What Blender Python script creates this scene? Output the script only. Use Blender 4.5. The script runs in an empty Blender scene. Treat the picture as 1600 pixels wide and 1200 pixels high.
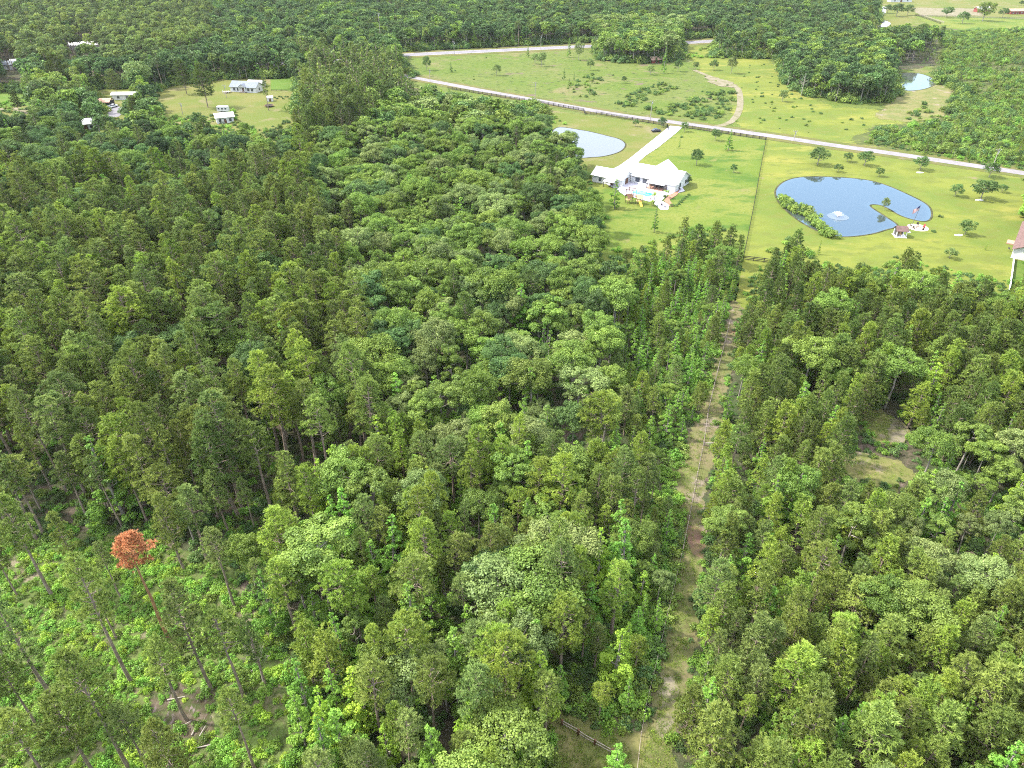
import bpy, math, random
import numpy as np
from math import radians, sin, cos, tan, pi, atan
from mathutils import Vector, Matrix, Euler

# ------------------------------------------------------------------ camera, sky, sun
S = bpy.context.scene
COL = S.collection
CAM_H, PITCH, FPX = 90.0, radians(33.5), 1110.0
cam_d = bpy.data.cameras.new('camera'); cam = bpy.data.objects.new('camera', cam_d); COL.objects.link(cam)
cam.location = (0, 0, CAM_H); cam.rotation_euler = (pi/2 - PITCH, 0, 0)
cam_d.sensor_width = 36; cam_d.lens = 36*FPX/1600; cam_d.clip_start = 0.5; cam_d.clip_end = 6000
S.camera = cam
S.render.resolution_x, S.render.resolution_y = 1024, 768
S.view_settings.view_transform = 'Standard'; S.view_settings.look = 'None'; S.view_settings.gamma = 1
S.view_settings.exposure = 1.7
SUN_EL, SUN_AZ = radians(50), radians(-80)      # azimuth from +Y (away from the viewer), negative = towards the left
w = bpy.data.worlds.new('World'); S.world = w; w.use_nodes = True
nt = w.node_tree; bg = nt.nodes['Background']
sky = nt.nodes.new('ShaderNodeTexSky'); sky.sky_type = 'NISHITA'; sky.sun_disc = False
sky.sun_elevation = SUN_EL; sky.sun_rotation = SUN_AZ; sky.dust_density = 1.5
# thin broken cloud in the sky
tc = nt.nodes.new('ShaderNodeTexCoord'); mp = nt.nodes.new('ShaderNodeMapping'); mp.inputs['Scale'].default_value = (2.2, 2.2, 6)
nz = nt.nodes.new('ShaderNodeTexNoise'); nz.inputs['Scale'].default_value = 1.6; nz.inputs['Detail'].default_value = 7
rp = nt.nodes.new('ShaderNodeValToRGB'); rp.color_ramp.elements[0].position = .3; rp.color_ramp.elements[1].position = .62
mx = nt.nodes.new('ShaderNodeMix'); mx.data_type = 'RGBA'
nt.links.new(tc.outputs['Generated'], mp.inputs['Vector']); nt.links.new(mp.outputs[0], nz.inputs['Vector'])
nt.links.new(nz.outputs['Fac'], rp.inputs['Fac'])
sx = nt.nodes.new('ShaderNodeSeparateXYZ'); mr_ = nt.nodes.new('ShaderNodeMapRange'); mr_.inputs['From Min'].default_value = .38; mr_.inputs['From Max'].default_value = .6
ml = nt.nodes.new('ShaderNodeMath'); ml.operation = 'MULTIPLY'       # cloud overhead, clear towards the horizon
nt.links.new(tc.outputs['Generated'], sx.inputs[0]); nt.links.new(sx.outputs['Z'], mr_.inputs['Value']); nt.links.new(mr_.outputs[0], ml.inputs[0]); nt.links.new(rp.outputs['Color'], ml.inputs[1]); nt.links.new(ml.outputs[0], mx.inputs['Factor'])
nt.links.new(sky.outputs[0], mx.inputs['A']); mx.inputs['B'].default_value = (9.5, 9.5, 9.6, 1)
nt.links.new(mx.outputs['Result'], bg.inputs['Color']); bg.inputs['Strength'].default_value = 0.15
sd = bpy.data.lights.new('sun', 'SUN'); sd.energy = 3.1; sd.angle = radians(3.0); sd.color = (1, .95, .86)
sun = bpy.data.objects.new('sun', sd); COL.objects.link(sun)
sdir = Vector((sin(SUN_AZ)*cos(SUN_EL), cos(SUN_AZ)*cos(SUN_EL), sin(SUN_EL)))
sun.rotation_euler = sdir.to_track_quat('Z', 'Y').to_euler(); sun.location = (0, 0, 300)
S.cycles.max_bounces = 5; S.cycles.diffuse_bounces = 3; S.cycles.transmission_bounces = 3; S.cycles.transparent_max_bounces = 4
S.cycles.filter_width = 1.05; S.cycles.use_denoising = False; S.cycles.sample_clamp_indirect = 3.0
S.cycles.caustics_reflective = False; S.cycles.caustics_refractive = False

# ------------------------------------------------------------------ pixel <-> ground survey helpers (photo pixels, 1600x1200)
SP, CP = sin(PITCH), cos(PITCH)
def U(px, py, z=0.0):
    x = (px-800)/FPX; y = -(py-600)/FPX
    d = (x, y*SP + CP, y*CP - SP)
    t = (z-CAM_H)/d[2]
    return Vector((d[0]*t, d[1]*t, z))
def P(X, Y, Z):
    X = np.asarray(X, float); Y = np.asarray(Y, float); Z = np.asarray(Z, float) - CAM_H
    f = Y*CP - Z*SP; u = Y*SP + Z*CP
    return 800 + FPX*X/f, 600 - FPX*u/f
def inpoly(x, y, poly):
    x = np.asarray(x, float); y = np.asarray(y, float); r = np.zeros(x.shape, bool)
    n = len(poly); j = n-1
    for i in range(n):
        xi, yi = poly[i]; xj, yj = poly[j]
        if yi != yj:
            r ^= ((yi > y) != (yj > y)) & (x < (xj-xi)*(y-yi)/(yj-yi) + xi)
        j = i
    return r
def tree_h(bx, by, ty):           # height of an upright thing whose foot is at (bx,by) and whose top shows on row ty
    g = U(bx, by); a = PITCH + atan((ty-600)/FPX)
    return CAM_H - g.y*tan(a)

# ------------------------------------------------------------------ materials
def mat(name, col, rough=.9, var=.0, scale=3.0, col2=None, spec=.2, metal=0.0, detail=4, bump=0.0, coords='Object'):
    m = bpy.data.materials.new(name); m.use_nodes = True; n = m.node_tree.nodes; l = m.node_tree.links
    b = n['Principled BSDF']; b.inputs['Roughness'].default_value = rough; b.inputs['Specular IOR Level'].default_value = spec
    b.inputs['Metallic'].default_value = metal
    if col2 is None: col2 = tuple(c*(1-var) for c in col)
    t = n.new('ShaderNodeTexNoise'); t.inputs['Scale'].default_value = scale; t.inputs['Detail'].default_value = detail
    tcn = n.new('ShaderNodeTexCoord'); l.new(tcn.outputs[coords], t.inputs['Vector'])
    r = n.new('ShaderNodeValToRGB'); r.color_ramp.elements[0].position = .35; r.color_ramp.elements[1].position = .65
    r.color_ramp.elements[0].color = (*col2, 1); r.color_ramp.elements[1].color = (*col, 1)
    l.new(t.outputs['Fac'], r.inputs['Fac']); l.new(r.outputs['Color'], b.inputs['Base Color'])
    if bump:
        bp = n.new('ShaderNodeBump'); bp.inputs['Strength'].default_value = bump; bp.inputs['Distance'].default_value = .1
        l.new(t.outputs['Fac'], bp.inputs['Height']); l.new(bp.outputs[0], b.inputs['Normal'])
    return m
def ground_mat(name, layers, rough=.95, bump=.6, k=.345, fade=True):
    layers = [((L[0][0]*k, L[0][1]*k, L[0][2]*k*1.25),) + tuple(L[1:]) for L in layers]
    """layers: [(colour, scale, threshold, softness, detail, stretch)], the first is the base colour; each further one is laid over by a noise of its own"""
    m = bpy.data.materials.new(name); m.use_nodes = True; n = m.node_tree.nodes; l = m.node_tree.links
    b = n['Principled BSDF']; b.inputs['Roughness'].default_value = rough; b.inputs['Specular IOR Level'].default_value = .1
    g = n.new('ShaderNodeNewGeometry'); cur = None; last = None
    for i, L in enumerate(layers):
        if i == 0:
            cur = n.new('ShaderNodeRGB'); cur.outputs[0].default_value = (*L[0], 1); cur = cur.outputs[0]; continue
        c, sc, th, soft, det = L[:5]; st = L[5] if len(L) > 5 else (1, 1, 1)
        mpn = n.new('ShaderNodeMapping'); mpn.inputs['Location'].default_value = (i*37.7, i*91.3, i*5); mpn.inputs['Scale'].default_value = st
        t = n.new('ShaderNodeTexNoise'); t.inputs['Scale'].default_value = sc; t.inputs['Detail'].default_value = det; t.inputs['Roughness'].default_value = .62
        l.new(g.outputs['Position'], mpn.inputs['Vector']); l.new(mpn.outputs[0], t.inputs['Vector'])
        mr = n.new('ShaderNodeMapRange'); mr.inputs['From Min'].default_value = th-soft; mr.inputs['From Max'].default_value = th+soft
        l.new(t.outputs['Fac'], mr.inputs['Value'])
        q = n.new('ShaderNodeMix'); q.data_type = 'RGBA'; q.inputs['B'].default_value = (*c, 1)
        l.new(cur, q.inputs['A']); l.new(mr.outputs[0], q.inputs['Factor']); cur = q.outputs['Result']; last = t
    l.new(cur, b.inputs['Base Color'])
    fa = n.new('ShaderNodeAttribute'); fa.attribute_name = 'fade'; fn = n.new('ShaderNodeTexNoise'); fn.inputs['Scale'].default_value = .55; fn.inputs['Detail'].default_value = 5
    l.new(g.outputs['Position'], fn.inputs['Vector'])
    f1 = n.new('ShaderNodeMath'); f1.operation = 'MULTIPLY_ADD'; f1.inputs[1].default_value = 1.6; f1.inputs[2].default_value = -.8; l.new(fn.outputs['Fac'], f1.inputs[0])
    f2 = n.new('ShaderNodeMath'); f2.operation = 'ADD'; l.new(f1.outputs[0], f2.inputs[0]); l.new(fa.outputs['Fac'], f2.inputs[1])
    f3 = n.new('ShaderNodeMath'); f3.operation = 'LESS_THAN'; f3.inputs[1].default_value = .5; l.new(f2.outputs[0], f3.inputs[0]); 
    if fade: l.new(f3.outputs[0], b.inputs['Alpha'])
    if last is not None and bump:
        bp = n.new('ShaderNodeBump'); bp.inputs['Strength'].default_value = bump; bp.inputs['Distance'].default_value = .25
        l.new(last.outputs['Fac'], bp.inputs['Height']); l.new(bp.outputs[0], b.inputs['Normal'])
    return m
def leaf_mat(name, dark, light, trans=.35, hue=.012):
    dark, light = [(c[0]*1.15, c[1]*1.17, c[2]*1.15+.005) for c in (dark, light)]
    m = bpy.data.materials.new(name); m.use_nodes = True; n = m.node_tree.nodes; l = m.node_tree.links
    out = n['Material Output']; n.remove(n['Principled BSDF'])
    at = n.new('ShaderNodeAttribute'); at.attribute_name = 'tone'
    oi = n.new('ShaderNodeObjectInfo')
    r = n.new('ShaderNodeMix'); r.data_type = 'RGBA'; r.inputs['A'].default_value = (*dark, 1); r.inputs['B'].default_value = (*light, 1)
    l.new(at.outputs['Fac'], r.inputs['Factor'])
    hs = n.new('ShaderNodeHueSaturation')
    m1 = n.new('ShaderNodeMapRange'); m1.inputs['To Min'].default_value = .5-hue; m1.inputs['To Max'].default_value = .5+hue
    m2 = n.new('ShaderNodeMath'); m2.operation = 'MULTIPLY'; m2.inputs[1].default_value = 7.31
    m3 = n.new('ShaderNodeMath'); m3.operation = 'FRACT'
    m4 = n.new('ShaderNodeMapRange'); m4.inputs['To Min'].default_value = .78; m4.inputs['To Max'].default_value = 1.25
    l.new(oi.outputs['Random'], m1.inputs['Value']); l.new(oi.outputs['Random'], m2.inputs[0]); l.new(m2.outputs[0], m3.inputs[0]); l.new(m3.outputs[0], m4.inputs['Value'])
    l.new(m1.outputs[0], hs.inputs['Hue']); l.new(m4.outputs[0], hs.inputs['Value']); l.new(r.outputs['Result'], hs.inputs['Color'])
    d = n.new('ShaderNodeBsdfDiffuse'); t = n.new('ShaderNodeBsdfTranslucent'); x = n.new('ShaderNodeMixShader'); x.inputs[0].default_value = trans
    gl = n.new('ShaderNodeBsdfGlossy'); gl.inputs['Roughness'].default_value = .45; gl.inputs['Color'].default_value = (.8, .85, .8, 1)
    x2 = n.new('ShaderNodeMixShader'); x2.inputs[0].default_value = .015
    l.new(hs.outputs[0], d.inputs[0]); l.new(hs.outputs[0], t.inputs[0]); l.new(d.outputs[0], x.inputs[1]); l.new(t.outputs[0], x.inputs[2])
    l.new(x.outputs[0], x2.inputs[1]); l.new(gl.outputs[0], x2.inputs[2]); l.new(x2.outputs[0], out.inputs['Surface'])
    return m
M = {}
M['bark'] = mat('pine_bark', (.3, .24, .19), scale=2, col2=(.17, .13, .1))
M['grey_bark'] = mat('grey_bark', (.32, .29, .25), scale=2, col2=(.18, .16, .14))
M['red_bark'] = mat('dead_pine_bark', (.36, .2, .1), scale=2, col2=(.2, .11, .06))
M['bleached'] = mat('bleached_wood', (.34, .3, .26), scale=2, col2=(.3, .27, .24))
LEAF = {
 'pine_olive':  leaf_mat('needles_olive', (.09, .13, .022), (.23, .285, .055)),
 'pine_yellow': leaf_mat('needles_yellow_green', (.1, .16, .02), (.28, .36, .05)),
 'pine_blue':   leaf_mat('needles_grey_green', (.085, .13, .03), (.22, .28, .07)),
 'pine_dark':   leaf_mat('needles_dark', (.06, .095, .018), (.155, .21, .04)),
 'hard_mid':    leaf_mat('leaves_mid_green', (.075, .13, .018), (.2, .285, .045)),
 'hard_dark':   leaf_mat('leaves_dark_green', (.045, .09, .022), (.12, .195, .05)),
 'hard_grey':   leaf_mat('leaves_grey_green', (.09, .135, .035), (.23, .285, .085)),
 'hard_olive':  leaf_mat('leaves_olive', (.08, .13, .02), (.21, .285, .05)),
 'hard_deep':   leaf_mat('leaves_deep_green', (.035, .07, .02), (.09, .145, .04)),
 'pine_deep':   leaf_mat('needles_deep_green', (.045, .07, .018), (.115, .155, .04)),
 'gum_bright':  leaf_mat('leaves_bright_green', (.1, .21, .025), (.25, .42, .06)),
 'gum_mid':     leaf_mat('leaves_fresh_green', (.08, .165, .022), (.21, .335, .045)),
 'gum_lime':    leaf_mat('leaves_lime', (.14, .235, .02), (.34, .47, .05)),
 'rust':        leaf_mat('needles_rust', (.26, .11, .045), (.56, .27, .12), hue=.005),
 'twig':        leaf_mat('twigs_grey', (.2, .17, .14), (.4, .35, .3)),
}

# ------------------------------------------------------------------ mesh building with numpy
class Acc:
    def __init__(s): s.v = []; s.f = []; s.n = 0
    def add(s, V, F, mi=0, tone=None, smooth=False):
        V = np.asarray(V, float).reshape(-1, 3); F = np.asarray(F, int)
        if tone is None: tone = np.zeros(len(F))
        s.v.append(V); s.f.append((F + s.n, mi, np.broadcast_to(tone, (len(F),)))); s.n += len(V)
    def mesh(s, name, mats):
        me = bpy.data.meshes.new(name)
        V = np.concatenate(s.v); me.vertices.add(len(V)); me.vertices.foreach_set('co', V.ravel())
        li = np.concatenate([f.ravel() for f, _, _ in s.f]); ls = np.concatenate([np.full(len(f), f.shape[1]) for f, _, _ in s.f])
        me.loops.add(len(li)); me.loops.foreach_set('vertex_index', li)
        me.polygons.add(len(ls)); st = np.concatenate([[0], np.cumsum(ls)[:-1]])
        me.polygons.foreach_set('loop_start', st); me.polygons.foreach_set('loop_total', ls)
        me.polygons.foreach_set('material_index', np.concatenate([np.full(len(f), mi) for f, mi, _ in s.f]))
        a = me.attributes.new('tone', 'FLOAT', 'FACE'); a.data.foreach_set('value', np.concatenate([t for _, _, t in s.f]))
        for m in mats: me.materials.append(m)
        me.update(calc_edges=True); me.validate()
        return me
def nrm(a): return a/np.maximum(np.linalg.norm(a, axis=-1, keepdims=True), 1e-9)
def tube(A, pts, rad, k=6, mi=0):
    pts = np.asarray(pts, float); rad = np.asarray(rad, float)
    d = nrm(np.gradient(pts, axis=0)); ref = np.where(np.abs(d[:, 2:3]) > .9, [[1., 0, 0]], [[0, 0, 1.]])
    a = nrm(np.cross(d, ref)); b = np.cross(d, a); th = np.arange(k)*2*pi/k
    V = (pts[:, None] + rad[:, None, None]*(a[:, None]*np.cos(th)[None, :, None] + b[:, None]*np.sin(th)[None, :, None])).reshape(-1, 3)
    F = []
    for i in range(len(pts)-1):
        for j in range(k): F.append((i*k+j, i*k+(j+1) % k, (i+1)*k+(j+1) % k, (i+1)*k+j))
    A.add(V, F, mi)
def blades(A, c, d, ln, wd, rng, mi=0, tone=None):
    """thin needle-spray triangles from c along d"""
    side = nrm(np.cross(d, nrm(np.array([0, 0, 1.]) + rng.normal(size=d.shape)*.45)))
    V = np.stack([c - side*wd[:, None]/2, c + side*wd[:, None]/2, c + d*ln[:, None]], 1).reshape(-1, 3)
    A.add(V, np.arange(len(c)*3).reshape(-1, 3), mi, tone)
def leaves(A, c, nr, sz, rng, mi=0, tone=None):
    a = nrm(np.cross(nr, nrm(rng.normal(size=nr.shape)))); b = np.cross(nr, a); s = sz[:, None]
    V = np.stack([c - a*s*.5, c + b*s*.36, c + a*s*.5, c - b*s*.36], 1).reshape(-1, 3)
    A.add(V, np.arange(len(c)*4).reshape(-1, 4), mi, tone)

def needles(A, C, out, rng, nt=6, nb=12, ln=.42, wd=.085, rad=.62):
    """C: cluster centres (n,3), out: outward directions. Each cluster is a tight tussock: nt tufts of nb blades spread over its upper, outer side"""
    n = len(C); ctone = rng.uniform(.1, .8, n); cr = rad*rng.uniform(.7, 1.25, n)
    d = nrm(rng.normal(size=(n, nt, 3)) + out[:, None]*.7 + np.array([0, 0, .8]))
    tc = (C[:, None] + d*cr[:, None, None]*np.array([1, 1, .7])*rng.uniform(.5, 1, (n, nt, 1))).reshape(-1, 3); d = d.reshape(-1, 3)
    tt = np.clip(np.repeat(ctone, nt) + rng.normal(size=n*nt)*.12, 0, 1)
    bc = np.repeat(tc, nb, axis=0); bd = nrm(np.repeat(d, nb, axis=0)*.8 + [0, 0, .15] + rng.normal(size=bc.shape)*.6); m = len(bc)
    blades(A, bc, bd, ln*rng.uniform(.7, 1.25, m), wd*rng.uniform(.7, 1.3, m), rng, 0, np.clip(np.repeat(tt, nb) + rng.normal(size=m)*.08, 0, 1))

def pine(seed, H=20, R=3.3, cb=.55, nbr=34, det=1.0, bark='bark', leaf='pine_olive', form='dome', dead=False, ln=.45, wd=.09):
    rng = np.random.default_rng(seed); T = Acc(); C = Acc()
    r0 = .011*H + .06; zs = np.linspace(0, H*.97, 8); off = np.cumsum(rng.normal(size=(8, 2))*.05*H/20, axis=0); off[0] = 0
    path = np.c_[off, zs]; tube(T, path, r0*(1 - .85*zs/H), 7)
    def at(z): return np.array([np.interp(z, zs, off[:, 0]), np.interp(z, zs, off[:, 1]), z])
    zc = H*cb; cc = []; oo = []
    lob = rng.uniform(.7, 1.15, 7); lph = rng.uniform(0, 2*pi)
    for i in range(nbr):
        u = ((i+.5)/nbr)**.9; z = zc + (H-zc)*u*.95; az = i*2.399 + rng.uniform(-.4, .4)
        if form == 'dome': pr = (1-u)**.52*min(1, .62+1.3*u)*1.06
        else: pr = (1-u)**.75*min(1, .75+1.6*u)*.97 + .05
        pr *= lob[int((az+lph)/(2*pi)*7) % 7]*rng.uniform(.75, 1.12)
        L = max(.35, R*pr); rise = rng.uniform(.05, .4) + (.5*u if form != 'dome' else .35*u)
        s = at(z); d = np.array([cos(az), sin(az), rise]); e = s + d*L
        mid = s + d*L*.5 - np.array([0, 0, .04*L])
        if L > .8: tube(T, [s, mid, e], [.05+.015*L, .03+.008*L, .012], 3)
        o = nrm(np.array([cos(az), sin(az), .5]))
        cc.append(e); oo.append(o)
        side = np.array([-sin(az), cos(az), 0])
        for q in range(int(round(L*1.25*min(1.2, det)))):
            t = rng.uniform(.38, .95); cc.append(s + d*L*t + side*rng.normal()*L*.24 + [0, 0, rng.uniform(0, .3)]); oo.append(o)
    for q in range(5): cc.append(at(H*.97) + rng.normal(size=3)*[.4, .4, .3]); oo.append(np.array([0, 0, 1.]))
    for q in range(4):                                  # dead stubs below the crown
        z = zc*rng.uniform(.65, 1); az = rng.uniform(0, 2*pi); s = at(z); tube(T, [s, s+np.array([cos(az), sin(az), .1])*rng.uniform(.5, 1.4)], [.035, .01], 3)
    cc = np.array(cc); oo = np.array(oo)
    needles(C, cc, oo, rng, nt=max(4, int(8*det)), nb=max(5, int(11*det)), ln=ln*.82/det**.4, wd=wd*1.25/det**.8, rad=.6/det**.25)
    return T, C
def lobes_tree(seed, H, R, rz, cb, nlobe, lr, nleaf, ls, form='dome', flat=.8):
    rng = np.random.default_rng(seed); T = Acc(); C = Acc()
    zc = H*cb; cz = H - rz; r0 = .012*H+.05
    lc = []; lrad = []
    for i in range(nlobe):
        if form == 'dome':
            ph = i*2.399+rng.uniform(-.3, .3); u = (i+.5)/nlobe; zz = 1-1.35*u; rr = math.sqrt(max(0, 1-min(1, zz*zz)))
            k = rng.uniform(.6, .95); r = R*lr*rng.uniform(.7, 1.25)
            lc.append((cos(ph)*rr*R*k, sin(ph)*rr*R*k, cz + zz*rz*k*.82)); lrad.append(r)
        else:
            u = (i+.5)/nlobe; ph = i*2.399+rng.uniform(-.3, .3); z = zc + (H-zc)*u
            rr = R*((1-u)**.8)*rng.uniform(.45, .95); r = R*lr*(.55+.6*(1-u))*rng.uniform(.75, 1.2)
            lc.append((cos(ph)*rr, sin(ph)*rr, z-.2)); lrad.append(r)
    lc = np.array(lc); lrad = np.array(lrad)
    top = [0, 0, H*.9 if form != 'dome' else cz]; tube(T, [(0, 0, 0), (rng.normal()*.15, rng.normal()*.15, H*.4), top], [r0, r0*.7, r0*.3], 7)
    for c in lc[::2]:
        z0 = max(H*.2, min(c[2]-.35*np.hypot(c[0], c[1])-.5, H*.8)); s = np.array([0, 0, z0])
        tube(T, [s, (s+c)/2+[0, 0, -.15], c], [.045+r0*.25, .03+r0*.12, .02], 4)
    # two-level lumps: each lobe carries sub-lumps, leaves sit on their outer shells
    pw = lrad**2; pw = pw/pw.sum(); ns = np.maximum(5, (pw*nlobe*9).astype(int))
    SC = []; SR = []; ST = []
    for c, r, k in zip(lc, lrad, ns):
        d = nrm(rng.normal(size=(k, 3))); d[:, 2] = np.abs(d[:, 2])*.9-.25
        SC.append(c + d*r*.72*[1, 1, flat]); SR.append(r*rng.uniform(.3, .5, k)); ST.append(np.clip(rng.uniform(.2, .7)+rng.normal(size=k)*.13, 0, 1))
    SC = np.concatenate(SC); SR = np.concatenate(SR); ST = np.concatenate(ST)
    p = SR**2/np.sum(SR**2); idx = rng.choice(len(SC), nleaf, p=p)
    d = nrm(rng.normal(size=(nleaf, 3))); d[:, 2] += .25; d = nrm(d)
    pos = SC[idx] + d*SR[idx][:, None]*rng.uniform(.7, 1.12, nleaf)[:, None]*[1, 1, .85]
    nr = nrm(d*1.0 + [0, 0, .35] + rng.normal(size=d.shape)*.5)
    leaves(C, pos, nr, ls*rng.uniform(.6, 1.35, nleaf), rng, 0, np.clip(ST[idx] + rng.normal(size=nleaf)*.14, 0, 1))
    return T, C
def bare(seed, H, R):
    rng = np.random.default_rng(seed); T = Acc(); C = Acc()
    tube(T, [(0, 0, 0), (.1, .1, H*.5), (0, .2, H)], [.2, .14, .03], 6)
    for i in range(16):
        z = H*rng.uniform(.4, .95); az = i*2.4; s = np.array([0, .1, z]); L = R*rng.uniform(.5, 1)*(1.15-z/H)
        e = s+np.array([cos(az), sin(az), .8])*L; tube(C, [s, (s+e)/2+[0, 0, -.1], e], [.06, .04, .015], 4)
        for q in range(6):
            t = rng.uniform(.3, 1); b = s+(e-s)*t; tube(C, [b, b+nrm(rng.normal(size=3)+[0, 0, .6])*L*.35], [.03, .008], 3)
    return T, C
def bush(seed, R, nleaf, ls, tall=.8):
    rng = np.random.default_rng(seed); C = Acc(); n = 9
    c = rng.normal(size=(n, 3))*[R*.42, R*.42, R*.16*tall] + [0, 0, R*.5*tall]; r = R*rng.uniform(.28, .5, n); tn = rng.uniform(.2, .8, n)
    idx = rng.integers(0, n, nleaf); d = nrm(rng.normal(size=(nleaf, 3)))
    pos = c[idx]+d*r[idx][:, None]*rng.uniform(.6, 1.1, (nleaf, 1))*[1, 1, tall]; pos[:, 2] = np.abs(pos[:, 2])
    leaves(C, pos, nrm(d+[0, 0, .5]+rng.normal(size=d.shape)*.5), ls*rng.uniform(.6, 1.4, nleaf), rng, 0, np.clip(tn[idx]+rng.normal(size=nleaf)*.15, 0, 1))
    T = Acc()
    for k in range(4):
        a = k*1.6+.3; tube(T, [(0, 0, 0), (cos(a)*R*.3, sin(a)*R*.3, R*.5*tall)], [.05, .02], 4)
    return T, C

# kinds: name -> (variants, colours, nominal height, crown radius, crown-base fraction)
KINDS = {}
def join_template(T, C, bark, lf, name):
    A = Acc(); A.v = list(C.v); A.f = list(C.f); A.n = C.n
    for V, (F, mi, t) in zip(T.v, T.f): pass
    n0 = A.n
    if T.v:
        A.v += T.v; A.f += [(F + n0, 1, t) for F, mi, t in T.f]; A.n += T.n
    me = A.mesh(name, [lf, bark]); return bpy.data.objects.new(name, me)
def make_kind(name, trees, cols, far, H, R, bark):
    """trees: near variants [(T,C)], far: light variants; each in every colour"""
    k = dict(H=H, R=R, trunk=[], crown=[], near=[], far=[], cols=cols)
    for i, (T, C) in enumerate(trees):
        k['trunk'].append(T.mesh(name+'_trunk', [M[bark]]))
        row = []
        base = C.mesh(name+'_crown', [LEAF[cols[0]]]); row.append(base)
        for c in cols[1:]:
            b = base.copy(); b.materials[0] = LEAF[c]; row.append(b)
        k['crown'].append(row)
        base = join_template(T, C, M[bark], LEAF[cols[0]], name+'_mass'); row = [base]
        for c in cols[1:]:
            me = base.data.copy(); me.materials[0] = LEAF[c]; row.append(bpy.data.objects.new(name+'_mass', me))
        k['near'].append(row)
    for (T, C) in far:
        base = join_template(T, C, M[bark], LEAF[cols[0]], name+'_far'); row = [base]
        for c in cols[1:]:
            me = base.data.copy(); me.materials[0] = LEAF[c]; row.append(bpy.data.objects.new(name+'_far', me))
        k['far'].append(row)
    KINDS[name] = k
make_kind('pine_tree', [pine(10+i, 20, [3.0, 3.4, 2.5, 3.1, 2.7, 3.7, 2.2][i], [.5, .46, .6, .38, .52, .56, .34][i], [38, 44, 26, 46, 30, 34, 36][i]) for i in range(7)],
          ['pine_olive', 'pine_yellow', 'pine_blue', 'pine_dark', 'pine_deep'],
          [lobes_tree(30+i, 20, 2.9, 5.6, .35, 24, .38, 900, .62) for i in range(3)], 20, 3.4, 'bark')
make_kind('young_pine_tree', [pine(50+i, 12, [2.7, 2.3, 3.0, 2.1, 2.6, 2.5][i], [.12, .2, .1, .25, .15, .3][i], [46, 40, 50, 30, 36, 42][i], form='cone', det=.9) for i in range(6)],
          ['pine_olive', 'pine_yellow', 'pine_dark', 'pine_blue'],
          [lobes_tree(60+i, 12, 2.3, 4, .1, 22, .36, 700, .55, form='cone') for i in range(2)], 12, 2.7, 'bark')
make_kind('hardwood_tree', [lobes_tree(70+i, 15, [4.0, 4.4, 3.3, 4.2, 2.9, 3.8][i], [4.4, 4.2, 5.4, 4.6, 6, 3.8][i], .35, [20, 26, 16, 22, 14, 12][i], .36, 12500, .24) for i in range(6)],
          ['hard_mid', 'hard_dark', 'hard_grey', 'hard_olive', 'hard_deep'],
          [lobes_tree(80+i, 15, 4.1, 5.6, .2, 20, .4, 1250, .8) for i in range(3)], 15, 4.1, 'grey_bark')
make_kind('sweetgum_tree', [lobes_tree(90+i, 12, [2.4, 2.2, 2.6, 2.3][i], 3, .1, [30, 34, 28, 30][i], .3, 7500, .22, form='cone') for i in range(4)],
          ['gum_mid', 'gum_bright', 'gum_lime'],
          [lobes_tree(100+i, 12, 2.4, 3, .1, 20, .34, 700, .75, form='cone') for i in range(2)], 12, 2.4, 'grey_bark')
make_kind('bush', [bush(110+i, 1.6, 800, .26) for i in range(3)], ['hard_olive', 'hard_dark', 'gum_bright', 'gum_lime'],
          [bush(120+i, 1.6, 160, .5) for i in range(2)], 1.9, 1.6, 'grey_bark')

make_kind('lawn_tree', [lobes_tree(130+i, 6, 2.5, 3.1, .1, 20, .4, 2300, .3) for i in range(3)], ['hard_dark', 'hard_grey', 'hard_olive', 'hard_mid'],
          [lobes_tree(140, 6, 2.5, 3.1, .12, 12, .4, 600, .7)], 6, 2.5, 'grey_bark')
make_kind('spreading_pine_tree', [pine(150+i, 18, [5.2, 5.8][i], .24, 90) for i in range(2)], ['pine_dark', 'pine_olive', 'pine_blue'], [lobes_tree(153, 18, 4.2, 6, .3, 22, .38, 900, .7)], 18, 4.6, 'bark')

# ------------------------------------------------------------------ object helpers
def tag(o, label=None, cat=None, group=None, kind=None):
    if label: o['label'] = label
    if cat: o['category'] = cat
    if group: o['group'] = group
    if kind: o['kind'] = kind
    return o
def empty(name, loc, rz=0, s=1.0):
    o = bpy.data.objects.new(name, None); o.empty_display_size = .5; COL.objects.link(o)
    o.location = loc; o.rotation_euler = (0, 0, rz); o.scale = s if isinstance(s, tuple) else (s, s, s); return o
def link(name, me, parent=None):
    o = bpy.data.objects.new(name, me); COL.objects.link(o)
    if parent: o.parent = parent
    return o
def place_tree(kind, v, c, x, y, H, rz, label, group, cat, wide=1.0, lean=(0, 0)):
    k = KINDS[kind]; s = H/k['H']
    r = empty(kind, (x, y, 0), rz, (s*wide, s*wide, s)); r.rotation_euler = (lean[0], lean[1], rz)
    tag(r, label, cat, group)
    link('trunk', k['trunk'][v], r); link('crown', k['crown'][v][c], r)
    return r
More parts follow.
